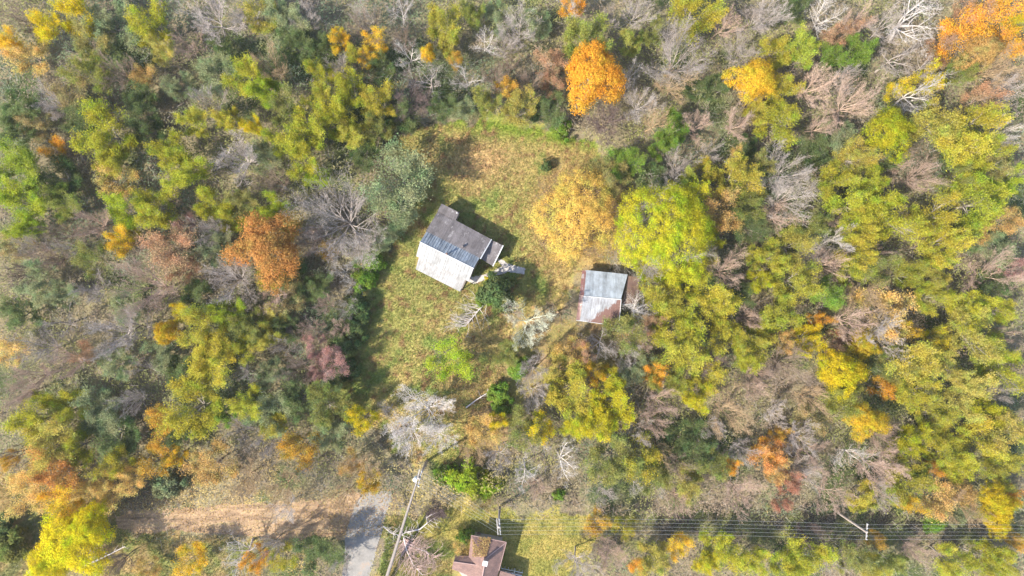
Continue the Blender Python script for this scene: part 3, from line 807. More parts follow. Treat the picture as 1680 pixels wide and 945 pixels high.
# landmarks: photo position, how labels of other things call it, own label (None: not a tree)
LM = [
 (750, 405, 'the farmhouse', None), (985, 485, 'the tin-roofed shed', None), (800, 905, 'the red-roofed house', None), (600, 880, 'the grey lane', None), (380, 850, 'the dirt track', None),
 (686, 778, 'the transformer pole', None), (818, 866, 'the pole by the red-roofed house', None), (1419, 872, 'the pole among the trees', None),
 (947, 352, 'the great golden tree', 'broad tan-gold tree shedding leaves on the meadow above the tin-roofed shed'),
 (1093, 378, 'the great lime tree', 'largest yellow-lime tree, standing against the great golden tree beside the meadow'),
 (973, 123, 'the orange meadow-edge tree', 'big vivid orange rounded tree above the top edge of the meadow'),
 (1238, 130, 'the small amber tree', 'small dense amber-yellow round tree standing alone among green and bare trees'),
 (440, 405, 'the burnt-orange ball tree', 'dense burnt-orange ball-shaped tree next to the big bare tree'),
 (1460, 217, 'the acid-yellow tree', 'small acid yellow-green round tree with bobbly leaf clumps, below white leaning branches'),
 (1380, 612, 'the buttercup-yellow tree', 'dense buttercup-yellow rounded tree in the yellow-green woods'),
 (113, 893, 'the brilliant yellow tree', 'largest brilliant yellow tree by the concrete slab below the dirt track'),
 (687, 680, 'the white bare tree', 'broad whitish bare tree on the lower meadow above the transformer pole'),
 (572, 348, 'the big bare tree', 'big grey bare tree with radiating limbs beside the burnt-orange ball tree'),
 (1123, 85, 'the fan-shaped bare tree', 'large pale grey bare tree fanning wide beyond the orange meadow-edge tree'),
 (817, 480, 'the cedar bush', 'dark green bushy cedar beside the farmhouse path'),
 (897, 272, 'the lone meadow shrub', 'small round dark green shrub alone in the open upper meadow'),
 (738, 597, 'the lime meadow tree', 'lime-yellow thin-leaved tree alone in the lower meadow'),
 (863, 532, 'the spiky pale tree', 'pale green-grey bare tree with spiky twigs between cedar bush and tin-roofed shed'),
 (650, 289, 'the grey-green meadow-edge tree', 'large hazy grey-green tree leaning over the meadow above the farmhouse'),
 (273, 402, 'the rusty tree', 'wide rusty-brown thin-leaved tree with reddish crown lying opposite the burnt-orange ball tree'),
 (177, 538, 'the silver bare tree', 'silver-grey bare tree spreading a dense fan of twigs in the dark woods'),
 (363, 458, 'the radial bare tree', 'grey bare tree with evenly radiating twigs below the rusty tree'),
 (377, 250, 'the shadowed bare tree', 'silver bare tree standing in a dark shaded hollow of the woods'),
 (1583, 57, 'the orange grove', 'big orange thin-leaved tree at the heart of the orange grove'),
 (1653, 452, 'the pink-limbed tree', 'pinkish bare tree with red leaves behind it beside a dark gap'),
 (1520, 30, 'the white leaning tree', 'long white leaning bare tree next to the orange grove'),
 (1412, 475, 'the pink-twigged tree', 'wide pinkish bare tree in the middle of the yellow-green woods'),
 (110, 17, 'the first yellow tree', 'bright yellow feathery tree touching the top border of the picture'),
 (540, 595, 'the dull red tree', 'dull red thin-leaved tree on the dark wood edge beside the meadow'),
 (727, 37, 'the mustard tree', 'tall mustard-yellow feathery tree above a small golden tree'),
 (1422, 690, 'the small golden tree', 'golden dense tree just below the buttercup-yellow tree'),
 (1637, 827, 'the yellow pair', 'clear yellow rounded tree, larger of the pair near the power cables'),
 (1087, 670, 'the pale pink tree', 'dense pale pinkish bare tree in the woods below the shed'),
 (1447, 763, 'the fanned pinkish tree', 'pinkish bare tree with a wide fan of twigs above the pole among the trees'),
 (918, 760, 'the white twisted tree', 'white twisted dead tree with long bare arms above the lawn'),
 (1267, 747, 'the orange-red tree', 'orange-red thin-leaved tree amid pinkish bare trees above the power cables'),
 (317, 670, 'the broad mustard tree', 'broad mustard-green tree beside an amber one above the dirt track'),
 (485, 670, 'nothing', None),
 (1544, 200, 'the mustard-green clump', 'widest mustard-green feathery tree next to the acid-yellow tree'),
 (27, 338, 'the lime-green edge tree', 'large lime-green feathery tree touching the picture border beyond the rusty tree'),
 (330, 27, 'the mauve bare tree', 'wide grey bare tree touching the top border near the first yellow tree'),
 (300, 895, 'nothing', None),
]
LM = [l for l in LM if l[2] != 'nothing']

# big trees that want a template, a height or a stretch of their own: (px, py) -> settings
SPECIAL = {(440, 405): dict(h=10), (947, 300): dict(), (1093, 378): dict(h=12.5), (973, 123): dict(h=10)}

entries = []
for (ox, oy), s in CAT.items():
    for e in s.split(';'):
        x, y, rz_, k, c = e.split()
        entries.append(dict(x=ox + int(x) / 3, y=oy + int(y) / 3, r=int(rz_) / 3, k=k, c=c))
# the ones that stand across a tile border are written once
for e in entries:
    if abs(e['x'] - (840 + 320 / 3)) < 1 and abs(e['y'] - 300) < 1:
        e.update(x=949, y=352, r=75)
        e['t'] = 'G'
    if e['r'] >= 50 and e['k'] == 'B' and e['c'] != 'wh':
        e['t'] = 'R'
    if e['r'] > 76 and e['c'] == 'ly':
        e['t'] = 'L'
        e['k'] = 'F'
    if (e['k'], e['c']) == ('E', 'dg') and abs(e['x'] - 817) < 2:
        e['cedar'] = True

SUN_AZ = math.radians(211.0)       # direction towards the sun, anticlockwise from +x: lower left of the picture
SUN_EL = math.radians(46.0)


def place(e, i):
    r = random.Random(1000 + i)
    k = e['k']
    rad_m = e['r'] * K * 0.93 * (1.08 if k in 'FM' else 1.10)
    if k == 'E':
        h = min(4.2, 1.2 + rad_m * 0.9)
        if e.get('cedar'):
            h = 6.0
    else:
        h = min(13.5, 4.8 + rad_m * 1.35) * r.uniform(0.92, 1.1)
    if e['c'] in ('dg', 'tg') and k == 'F':
        h *= 0.72                   # the dark ones are understory trees
    if k in 'BW' and e['c'] != 'db':
        h *= 1.10
    if k == 'M' and e['c'] in ('tn', 'be') and e['r'] < 50:
        h *= 0.75
    if e['c'] == 'yb':
        h = 8.5
    if e.get('t') == 'G':
        h = 9.0
        e['col'] = (238, 200, 98)
    if e.get('t') == 'L':
        h = 12.5
    h = max(h, 1.0)
    zc = h * (0.72 if k != 'E' else 0.5)
    p = W(e['x'], e['y'], zc)
    T = TEMPL[e.get('t', k)]
    tm, tw, cw, R, Ht = T[r.randrange(len(T))]
    loc = Vector((p.x, p.y, float(ground_z(np.array([p.x]), np.array([p.y]))[0])))
    root = empty(NAME[k], loc, r.uniform(0, 2 * math.pi))
    s = rad_m / R
    root.scale = (s * r.uniform(0.94, 1.06), s * r.uniform(0.94, 1.06), h / Ht)
    base = [lin(v) for v in e.get('col', PAL[e['c']][0])]
    if k == 'F' and e['c'] in ('yg', 'yo', 'ol', 'lg') and e['r'] < 60:
        oth = r.choice(((206, 182, 120), (196, 190, 60), (150, 158, 74), (186, 178, 96), (172, 186, 60)))
        q = r.uniform(0.0, 0.45)
        base = [b * (1 - q) + lin(v) * q for b, v in zip(base, oth)]
    lum = sum(base) / 3
    base = [b * 0.96 + lum * 0.04 for b in base]
    j = [r.uniform(0.9, 1.1) * 1.0 for _ in range(3)]
    g = r.uniform(0.88, 1.12)
    gain = (0.66 if k in 'DE' else 0.87) if k in 'FMDE' else 0.85
    colr = [min(0.9, b * gain * g * (0.95 + 0.05 * q * 1.0)) for b, q in zip(base, j)]
    if k in 'BW':
        bark = colr if k == 'B' else [q * 0.80 for q in colr]
    else:
        bark = [0.34, 0.30, 0.26] if e['c'] not in ('tn', 'be', 'or', 'oo', 'ru') else [0.38, 0.30, 0.25]
    if e.get('t') == 'G':
        bark = [0.22, 0.15, 0.12]
    t = bpy.data.objects.new('trunk', tm); COL.objects.link(t); t.parent = root; t.color = (*bark, 1)
    if tw is not None:
        c = bpy.data.objects.new('crown' if cw is None else 'twigs', tw)
        COL.objects.link(c); c.color = (*bark, 1)
        c.parent = root
    if cw is not None:
        c = bpy.data.objects.new('crown', cw); COL.objects.link(c); c.parent = root; c.color = (*colr, 1)
    root['category'] = CATN[k]; root['group'] = GROUP[k]
    e['root'] = root; e['h'] = h
    return root


for i, e in enumerate(entries):
    place(e, i)

# ---- labels: each one is singled out by the landmarks it stands by
for x, y, ph, own in LM:
    if own:
        best = min((e for e in entries if 'lm' not in e), key=lambda e: math.hypot(e['x'] - x, e['y'] - y) - (0.4 * e['r']))
        best['lm'] = ph
        best['root']['label'] = own
EDGE = {'top': lambda e: e['y'] - e['r'] < 0}


def words_of(e):
    sz = e['r'] * (1 if e['k'] != 'E' else 1.8)
    size = 'small' if sz < 21 else ('large' if sz > 36 else 'middling')
    return size, PAL[e['c']][1], FORM[e['k']]


used = set(e['root']['label'] for e in entries if 'lm' in e)
ORD = ['', 'second ', 'third ', 'fourth ']
DIRS = ['to the right of', 'up and right of', 'above', 'up and left of', 'to the left of', 'down and left of', 'below', 'down and right of']


def direction(dx, dy):
    a = (math.atan2(-dy, dx) + math.pi / 8) % (2 * math.pi)
    return int(a // (math.pi / 4))


for e in entries:
    if 'lm' in e:
        continue
    size, colw, form = words_of(e)
    same = [f for f in entries if words_of(f)[1:] == (colw, form) and 'lm' not in f]
    cands = []
    for x, y, ph, own in LM:
        d = math.hypot(e['x'] - x, e['y'] - y)
        ds = sorted(math.hypot(f['x'] - x, f['y'] - y) for f in same)
        if d < 260 and abs(ds[0] - d) < 1e-6 and (len(ds) == 1 or ds[1] > d * 1.12 + 4):
            cands.append((d, '%s %s %s closest to %s' % (size, colw, form, ph)))
    for a_ in range(len(LM)):
        for b_ in range(a_ + 1, len(LM)):
            (x0, y0, p0, _), (x1, y1, p1, _) = LM[a_], LM[b_]
            L = math.hypot(x1 - x0, y1 - y0)
            if L > 330 or L < 60:
                continue

            def rel(f):
                t = ((f['x'] - x0) * (x1 - x0) + (f['y'] - y0) * (y1 - y0)) / L / L
                dd = abs((f['x'] - x0) * (y1 - y0) - (f['y'] - y0) * (x1 - x0)) / L
                return t, dd
            t, dd = rel(e)
            if 0.22 < t < 0.78 and dd < 24:
                riv = [f for f in same if f is not e and 0.05 < rel(f)[0] < 0.95 and rel(f)[1] < 45]
                if not riv:
                    cands.append((L * 0.5 + dd + 50, '%s %s %s between %s and %s' % (size, colw, form, p0, p1)))
    for x, y, ph, own in LM:
        d = math.hypot(e['x'] - x, e['y'] - y)
        if d > 420:
            continue
        q = direction(e['x'] - x, e['y'] - y)
        ds = sorted(math.hypot(f['x'] - x, f['y'] - y) for f in same if direction(f['x'] - x, f['y'] - y) == q)
        rk = [i for i, v_ in enumerate(ds) if abs(v_ - d) < 1e-6][0]
        if rk < 3:
            cands.append((d + 140 + 120 * rk, '%s%s %s %s %s' % (['nearest ', 'second nearest ', 'third nearest '][rk], colw, form, DIRS[q], ph)))
    cands.sort()
    for _, t in cands:
        if t not in used and len(t.split()) <= 16:
            used.add(t); e['root']['label'] = t
            break
    else:
        t = '%s %s %s %d paces from the farmhouse' % (size, colw, form, int(math.hypot(e['x'] - 750, e['y'] - 405)))
        e['root']['label'] = t
        print('FALLBACK', e['x'], e['y'], t)

# ------------------------------------------------------------------ undergrowth: brush and saplings under the trees, one mass
def undergrowth():
    n = 430000
    px = rng.uniform(-140, 1820, n); py = rng.uniform(-130, 1075, n)
    jx = px + (vnoise(px, py, 18, 31) - 0.5) * 22; jy = py + (vnoise(px, py, 18, 32) - 0.5) * 22
    keep = np.ones(n, bool)
    for P in (MEADOW, ROAD, TRACK, LAWN):
        keep &= ~inside(P, jx, jy)
        keep &= ~inside(P, px, py)
    sparse = inside(GRASSY, jx, jy) | inside(CORNER, jx, jy) | inside(YARD, jx, jy) | inside(SHEDYARD, jx, jy)
    keep &= ~(sparse & (rng.random(n) < 0.72))
    for (hx, hy, hw, hh) in ((985, 487, 50, 52), (800, 925, 66, 60)):
        keep &= ~((np.abs(px - hx) < hw) & (np.abs(py - hy) < hh))
    px, py, sparse = px[keep], py[keep], sparse[keep]
    n = len(px)
    corr = inside(CORR, px, py)
    lump = fbm(px, py, 34, 12)
    hmax = np.clip((lump - 0.22) * 8.5, 0.4, 4.4)
    hmax = np.where(corr, np.clip(hmax * 0.42, 0.2, 1.6), hmax)
    hmax = np.where(sparse, 0.18, hmax)
    # lower towards the open ground
    z = hmax * rng.random(n) ** 0.45
    X = (px - 840) * K; Y = (472.5 - py) * K
    P = np.stack([X, Y, z + ground_z(X, Y)], 1)
    a = fbm(px, py, 120, 20); b = fbm(px, py, 40, 23); c_ = rng.random(n)
    dk = np.array((0.085, 0.115, 0.068)); tg = np.array((0.17, 0.215, 0.125)); ol = np.array((0.27, 0.27, 0.10)); br = np.array((0.28, 0.215, 0.155)); gd = np.array((0.50, 0.37, 0.15))  # dk and tg are darkened to stand for teal shade between trees
    col = mixc(dk, tg, (b - 0.35) * 4)
    col = mixc(col, ol, (a - 0.42) * 5)
    # more olive and brown on the right-hand woods and along the lane
    rt = np.clip((px - 850) / 500, 0, 1) * 0.5 + np.clip((py - 560) / 300, 0, 1) * 0.45
    col = mixc(col, br, (fbm(px, py, 55, 27) - 0.52) * 6 * (0.6 + rt) + rt * 0.25)
    low = np.clip((py - 700) / 80, 0, 1) * (1 - np.clip((px - 800) / 200, 0, 1))
    col = mixc(col, gd, low * (0.25 + (b - 0.4) * 2))
    col = np.where((c_ < 0.012)[:, None], gd * 0.8, col)
    col = np.where(corr[:, None], mixc((0.22, 0.175, 0.12), (0.19, 0.21, 0.08), (b - 0.4) * 5), col)
    col = np.where(sparse[:, None], ground_colour(px, py) * 1.1, col)
    D = rng.normal(0, 1, (n, 3)); D[:, 2] *= 0.35
    Nn = rng.normal(0, 0.45, (n, 3)); Nn[:, 2] += 1
    q = rng.uniform(0.6, 1.35, n) * np.where(sparse, 0.6, 1)
    me_ = None
    Dn = D / (np.linalg.norm(D, axis=1, keepdims=True) + 1e-9)
    Sd = np.cross(Dn, Nn); Sd /= np.linalg.norm(Sd, axis=1, keepdims=True) + 1e-9
    V = np.zeros((n, 4, 3)); Ln = 0.34 * q; Wd = 0.12 * q
    V[:, 0] = P; V[:, 1] = P + Dn * (Ln * .45)[:, None] + Sd * (Wd * .5)[:, None]
    V[:, 2] = P + Dn * Ln[:, None]; V[:, 3] = P + Dn * (Ln * .45)[:, None] - Sd * (Wd * .5)[:, None]
    me = mesh_np('undergrowth', V.reshape(-1, 3), np.arange(n * 4).reshape(n, 4), {'col': np.clip(col, 0.005, 0.9), 'tint': rng.random(n)})
    # bare stems and saplings among the leaves
    k = rng.choice(n, 34000, replace=False)
    k = k[~(corr[k] & (rng.random(len(k)) < .5))]
    p0 = P[k] + rng.normal(0, .3, (len(k), 3)) * np.array([1, 1, .2]); p0[:, 2] = np.maximum(p0[:, 2] - 0.3, 0.1)
    dd = rng.normal(0, 1, (len(k), 3)); dd[:, 2] = np.abs(dd[:, 2]) * .8 + .2; dd /= np.linalg.norm(dd, axis=1, keepdims=True)
    sg = [(Vector(a_), Vector(a_ + b_ * l_), .022, .010, 1) for a_, b_, l_ in zip(p0, dd, rng.uniform(.5, 1.7, len(k)) * np.where(sparse[k], .5, 1))]
    tm = seg_mesh('stems', sg, 3); tm.materials.append(MAT['stem'])
    st = tag(link('brush_stems', tm), 'thin pale bare stems scattered through the brush under the woods', 'undergrowth', None, 'stuff')
    st.color = (0.42, 0.37, 0.34, 1)
    tag(link('undergrowth', me, MAT['cover']), 'shade-darkened green and brown brush covering the ground under the woods', 'undergrowth', None, 'stuff')


undergrowth()


def grass():
    n = 170000
    px = rng.uniform(520, 1060, n); py = rng.uniform(175, 800, n)
    m1 = inside(MEADOW, px + (vnoise(px, py, 18, 31) - 0.5) * 26, py + (vnoise(px, py, 18, 32) - 0.5) * 26)
    px, py = px[m1], py[m1]
    n2 = 60000
    qx = rng.uniform(600, 1010, n2); qy = rng.uniform(815, 1000, n2)
    m2 = inside(LAWN, qx, qy) | (inside(YARD, qx, qy) & (rng.random(n2) < 0.7))
    px = np.concatenate([px, qx[m2]]); py = np.concatenate([py, qy[m2]])
    n3 = 40000
    qx = rng.uniform(-60, 480, n3); qy = rng.uniform(780, 1000, n3)
    m3 = (inside(GRASSY, qx, qy) | inside(CORNER, qx, qy))
    px = np.concatenate([px, qx[m3]]); py = np.concatenate([py, qy[m3]])
    X = (px - 840) * K; Y = (472.5 - py) * K
    # keep the roofs, the path and the lane clear
    bad = inside(ROAD, px, py) | inside(TRACK, px, py)
    bad |= inside(HOUSE_PX, px, py) | inside(SHED_PX, px, py) | inside(HOUSE3_PX, px, py) | inside(PATH_PX, px, py)
    X, Y, px, py = X[~bad], Y[~bad], px[~bad], py[~bad]
    n = len(X)
    cl = fbm(px, py, 7, 40)
    hgt = rng.uniform(0.10, 0.30, n) * (0.5 + 1.5 * cl) * np.where(inside(LAWN, px, py), 0.45, 1.0)
    P = np.stack([X, Y, ground_z(X, Y)], 1)
    a = rng.uniform(0, 2 * np.pi, n)
    lean = np.stack([np.cos(a), np.sin(a), rng.uniform(0.5, 1.4, n)], 1); lean /= np.linalg.norm(lean, axis=1, keepdims=True)
    side = np.stack([-np.sin(a), np.cos(a), np.zeros(n)], 1)
    w = rng.uniform(0.02, 0.055, n)
    V = np.zeros((n, 3, 3))
    V[:, 0] = P - side * w[:, None]; V[:, 1] = P + side * w[:, None]; V[:, 2] = P + lean * (hgt * 1.6)[:, None]
    col = ground_colour(px, py) * rng.uniform(0.85, 1.25, (n, 1))
    green = rng.random(n) < 0.18
    col = np.where(green[:, None], col * np.array([[0.62, 0.95, 0.6]]), col)
    me = mesh_np('meadow_grass', V.reshape(-1, 3), np.arange(n * 3).reshape(n, 3), {'col': np.clip(col, 0.01, 0.9), 'tint': rng.random(n)})
    tag(link('meadow_grass', me, MAT['cover']), 'dry ochre and green grass of the clearing and the lawn', 'grass', None, 'stuff')


HOUSE_PX = [(720, 333), (749, 347), (744, 361), (820, 401), (803, 432), (786, 430), (767, 459), (751, 475), (681, 440), (683, 418)]
SHED_PX = [(958, 442), (1030, 449), (1048, 455), (1048, 500), (1018, 504), (1014, 532), (946, 524)]
HOUSE3_PX = [(775, 884), (831, 889), (822, 932), (860, 942), (850, 1000), (742, 1000), (742, 915), (772, 910)]
PATH_PX = [(814, 425), (822, 424), (832, 432), (862, 440), (860, 450), (833, 446), (800, 458), (778, 466), (768, 462), (770, 455), (796, 450), (824, 437)]
grass()


def litter():
    """fallen leaves round the golden tree, on the track and the lane"""
    xs, ys = [], []
    n = 9000
    a = rng.uniform(0, 2 * np.pi, n); rr = np.abs(rng.normal(0.8, 0.32, n)) * 78
    xs.append(950 + np.cos(a) * rr); ys.append(356 + np.sin(a) * rr * 1.02)
    for (x0, x1, y0, y1, k) in ((190, 570, 800, 890, 4000), (540, 650, 800, 880, 1800), (0, 320, 760, 840, 6000), (860, 1080, 520, 700, 5000), (740, 830, 600, 760, 3000)):
        xs.append(rng.uniform(x0, x1, k)); ys.append(rng.uniform(y0, y1, k))
    px = np.concatenate(xs); py = np.concatenate(ys)
    ok = ~(inside(HOUSE_PX, px, py) | inside(SHED_PX, px, py))
    px, py = px[ok], py[ok]; n = len(px)
    X = (px - 840) * K; Y = (472.5 - py) * K
    P = np.stack([X, Y, ground_z(X, Y) + rng.uniform(0.08, 0.22, n)], 1)
    k = 1500                      # leaves caught on the near hip of the red roof
    u = rng.random(k); v_ = rng.random(k) ** 1.3
    zy = 470 + v_ * 235; zx = 420 + u * (230 - v_ * 60)
    zz = 3.12 + 1.5 * (zy - 482) / 255 + 0.10
    kk = K * (H - zz) / H
    R_ = np.stack([(720 + zx / 7.56 - 840) * kk, (472.5 - 820 - zy / 7.56) * kk, zz], 1)
    P = np.concatenate([P, R_]); n = len(P)
    D = rng.normal(0, 1, (n, 3)); D[:, 2] *= 0.15
    Nn = rng.normal(0, 0.25, (n, 3)); Nn[:, 2] += 1
    Dn = D / (np.linalg.norm(D, axis=1, keepdims=True) + 1e-9)
    Sd = np.cross(Dn, Nn); Sd /= np.linalg.norm(Sd, axis=1, keepdims=True) + 1e-9
    q = rng.uniform(0.6, 1.3, n); Ln = 0.15 * q; Wd = 0.11 * q
    V = np.zeros((n, 4, 3))
    V[:, 0] = P; V[:, 1] = P + Dn * (Ln * .45)[:, None] + Sd * (Wd * .5)[:, None]
    V[:, 2] = P + Dn * Ln[:, None]; V[:, 3] = P + Dn * (Ln * .45)[:, None] - Sd * (Wd * .5)[:, None]
    pal = np.array([(0.40, 0.28, 0.10), (0.32, 0.20, 0.08), (0.46, 0.34, 0.14), (0.27, 0.15, 0.09)])
    col = pal[rng.integers(0, 4, n)] * rng.uniform(0.8, 1.2, (n, 1))
    me = mesh_np('fallen_leaves', V.reshape(-1, 3), np.arange(n * 4).reshape(n, 4), {'col': col, 'tint': rng.random(n)})
    tag(link('fallen_leaves', me, MAT['cover']), 'golden and brown fallen leaves under the golden tree and on the track', 'fallen leaves', None, 'stuff')


litter()

# ------------------------------------------------------------------ buildings
def seams(parent, rect, step, mat, name='seam', w=0.035, h=0.035, jitter=0.0):
    """standing seams down a roof plane given by rect = (top-left, top-right, bottom-right, bottom-left)"""
    tl, tr, br, bl = [Vector(p) for p in rect]
    L = (tr - tl).length
    k = int(L / step)
    mb = MB()
    for i in range(1, k):
        t = i / k + random.uniform(-jitter, jitter) / k
        a = tl.lerp(tr, t); b = bl.lerp(br, t)
        n_ = (tr - tl).cross(bl - tl).normalized()
        if n_.z < 0:
            n_ = -n_
        d = (tr - tl).normalized() * w * 0.5
        o = n_ * h
        e_ = n_ * 0.002
        mb.hull8([a - d + o, a + d + o, b + d + o, b - d + o], [a - d + e_, a + d + e_, b + d + e_, b - d + e_])
    return mb.build(name, mat, parent)


def farmhouse():
    s = 1 / 55.7
    org = W(660 + 200 / 4.97, 310 + 345 / 4.97, 4.0)
    root = empty('farmhouse', (org.x, org.y, 0), math.radians(-26.3))
    tag(root, 'old farmhouse with white, shaded blue-grey and dark grey tin roofs in the meadow', 'house')
    zr, zv, ze, zp = 4.95, 4.15, 3.55, 2.75
    U = lambda u, v, z: (u * s, v * s, z)
    # front gable: sunlit white slope, slope falling back to the valley, porch roof
    white = [U(-3, -97, zr), U(459, -97, zr), U(467, -208, ze + 0.15), U(8, -212, ze + 0.15)]
    blue = [U(0, 0, zv), U(463, 0, zv), U(459, -97, zr - 0.004), U(-3, -97, zr - 0.004)]
    mb = MB(); mb.slab(white, 0.05); rf = mb.build('front_roof', MAT['tin_white'], root); rf['label'] = 'sunlit white tin roof slope'
    seams(rf, white, 0.50, MAT['seam'], 'roof_seams', 0.07, 0.03, 0.35)
    mb = MB(); mb.slab(blue, 0.05); rb = mb.build('back_slope', MAT['tin_shaded'], root); rb['label'] = 'tin roof slope turned from the sun, its shade coloured blue-grey'
    seams(rb, blue, 0.36, MAT['tin_shaded'], 'roof_seams', 0.07, 0.09, 0.25)
    rg = MB(); rg.tube([U(-6, -97, zr + 0.03), U(462, -97, zr + 0.03)], 0.05, 6); rg.build('ridge_cap', MAT['tin_trim'], root)
    porch = [U(30, -206, ze - 0.02), U(436, -202, ze - 0.02), U(436, -312, zp), U(44, -308, zp)]
    mb = MB(); mb.slab(porch, 0.05); rp = mb.build('porch_roof', MAT['tin_porch'], root); rp['label'] = 'weathered greyish porch roof'
    seams(rp, porch, 0.38, MAT['seam'], 'roof_seams', 0.06, 0.025, 0.35)
    # rear: dark low-pitched roof, ragged wing at one end and lower wing at the other
    dark = [U(0, 186, 3.0), U(478, 170, 3.0), U(470, -4, zv + 0.10), U(-6, -4, zv + 0.10)]
    mb = MB(); mb.slab(dark, 0.07); rd = mb.build('rear_roof', MAT['roof_dark'], root); rd['label'] = 'dark grey streaked rear roof'
    seams(rd, [dark[3], dark[2], dark[1], dark[0]], 0.75, MAT['roof_dark'], 'roof_seams', 0.05, 0.025, 0.3)
    w1 = [U(-2, 250, 2.86), U(156, 249, 2.86), U(158, 178, 3.12), U(-2, 182, 3.12)]
    mb = MB(); mb.slab(w1, 0.06); mb.build('wing_roof', MAT['roof_dark'], root)
    w2 = [U(478, 168, 2.72), U(584, 168, 2.62), U(584, -14, 2.75), U(472, -4, 2.95)]
    mb = MB(); mb.slab(w2, 0.06); mb.build('wing_roof', MAT['roof_dark'], root)
    mb = MB(); mb.slab([U(476, 172, 3.03), U(483, 172, 3.03), U(477, -8, zv + 0.14), U(468, -8, zv + 0.14)], 0.16); mb.build('barge_board', MAT['tin_trim'], root)
    mb = MB(); mb.slab([U(578, 170, 2.67), U(587, 170, 2.67), U(587, -16, 2.80), U(578, -16, 2.80)], 0.12); mb.build('barge_board', MAT['tin_trim'], root)
    # walls
    mb = MB()
    A = 0.25
    x0, x1 = 10 * s + A * 0.3, 455 * s
    yv = 176 * s; yf = -196 * s
    mb.box(x0, x1, yf, 0, -0.3, 3.35)
    mb.box(x0, x1 + 0.05, 0.004, yv - 0.1, -0.3, 2.9)
    mb.hull8([(x0, yf + 0.05, 3.50), (x1, yf + 0.05, 3.50), (x1, -97 * s, 4.80), (x0, -97 * s, 4.80)], [(x0, yf + 0.05, 3.354), (x1, yf + 0.05, 3.354), (x1, -97 * s, 3.354), (x0, -97 * s, 3.354)])
    mb.hull8([(x0, -97 * s + 0.004, 4.80), (x1, -97 * s + 0.004, 4.80), (x1, -0.05, 4.0), (x0, -0.05, 4.0)], [(x0, -97 * s + 0.004, 3.354), (x1, -97 * s + 0.004, 3.354), (x1, -0.05, 3.354), (x0, -0.05, 3.354)])
    mb.hull8([(x0, 0.05, 4.0), (x1, 0.05, 4.0), (x1, yv - 0.15, 2.92), (x0, yv - 0.15, 2.92)], [(x0, 0.05, 2.904), (x1, 0.05, 2.904), (x1, yv - 0.15, 2.904), (x0, yv - 0.15, 2.904)])
    mb.box(x0 + 0.003, 148 * s, yv - 0.096, 240 * s, -0.3, 2.72)
    mb.box(x1 + 0.06, 572 * s, 4 * s, 158 * s, -0.3, 2.55)
    mb.build('wall', MAT['board'], root)
    for u in (50, 180, 310, 430):
        mb = MB(); mb.box(u * s - 0.06, u * s + 0.06, -300 * s - 0.06, -300 * s + 0.06, -0.3, zp - 0.02); mb.build('porch_post', MAT['white_paint'], root)
    mb = MB(); mb.box(44 * s, 436 * s, -306 * s, yf - 0.01, -0.3, 0.35); mb.build('porch_floor', MAT['pale_wood'], root)
    for u in (95, 345):
        mb = MB(); mb.box(u * s - 0.5, u * s + 0.5, yf - 0.05, yf - 0.005, 1.0, 2.3); wf = mb.build('window', MAT['white_paint'], root)
        mb = MB(); mb.box(u * s - 0.42, u * s + 0.42, yf - 0.065, yf - 0.052, 1.08, 2.22); mb.build('pane', MAT['glass'], wf)
    mb = MB(); mb.box(215 * s - 0.45, 215 * s + 0.45, yf - 0.05, yf - 0.005, 0.36, 2.35); dr = mb.build('door', MAT['pale_wood'], root)
    mb = MB(); mb.box(215 * s + 0.28, 215 * s + 0.34, yf - 0.10, yf - 0.052, 1.25, 1.33); mb.build('handle', MAT['dark_metal'], dr)
    mb = MB(); mb.tube([U(228, -88, 4.5), U(228, -88, 5.75)], 0.10, 10); st = mb.build('stove_pipe', MAT['tin_trim'], root)
    mb = MB(); mb.tube([U(228, -88, 5.76), U(228, -88, 5.86)], [0.17, 0.04], 10); mb.build('rain_cap', MAT['rust_brown'], st)
    mb = MB(); mb.tube([U(305, 14, 4.0), U(305, 14, 4.65)], 0.16, 10); mb.build('roof_vent', MAT['roof_dark'], root)
    mb = MB(); mb.tube([U(142, 236, 2.8), U(142, 236, 3.15)], 0.09, 8); mb.build('vent_pipe', MAT['white_paint'], root)


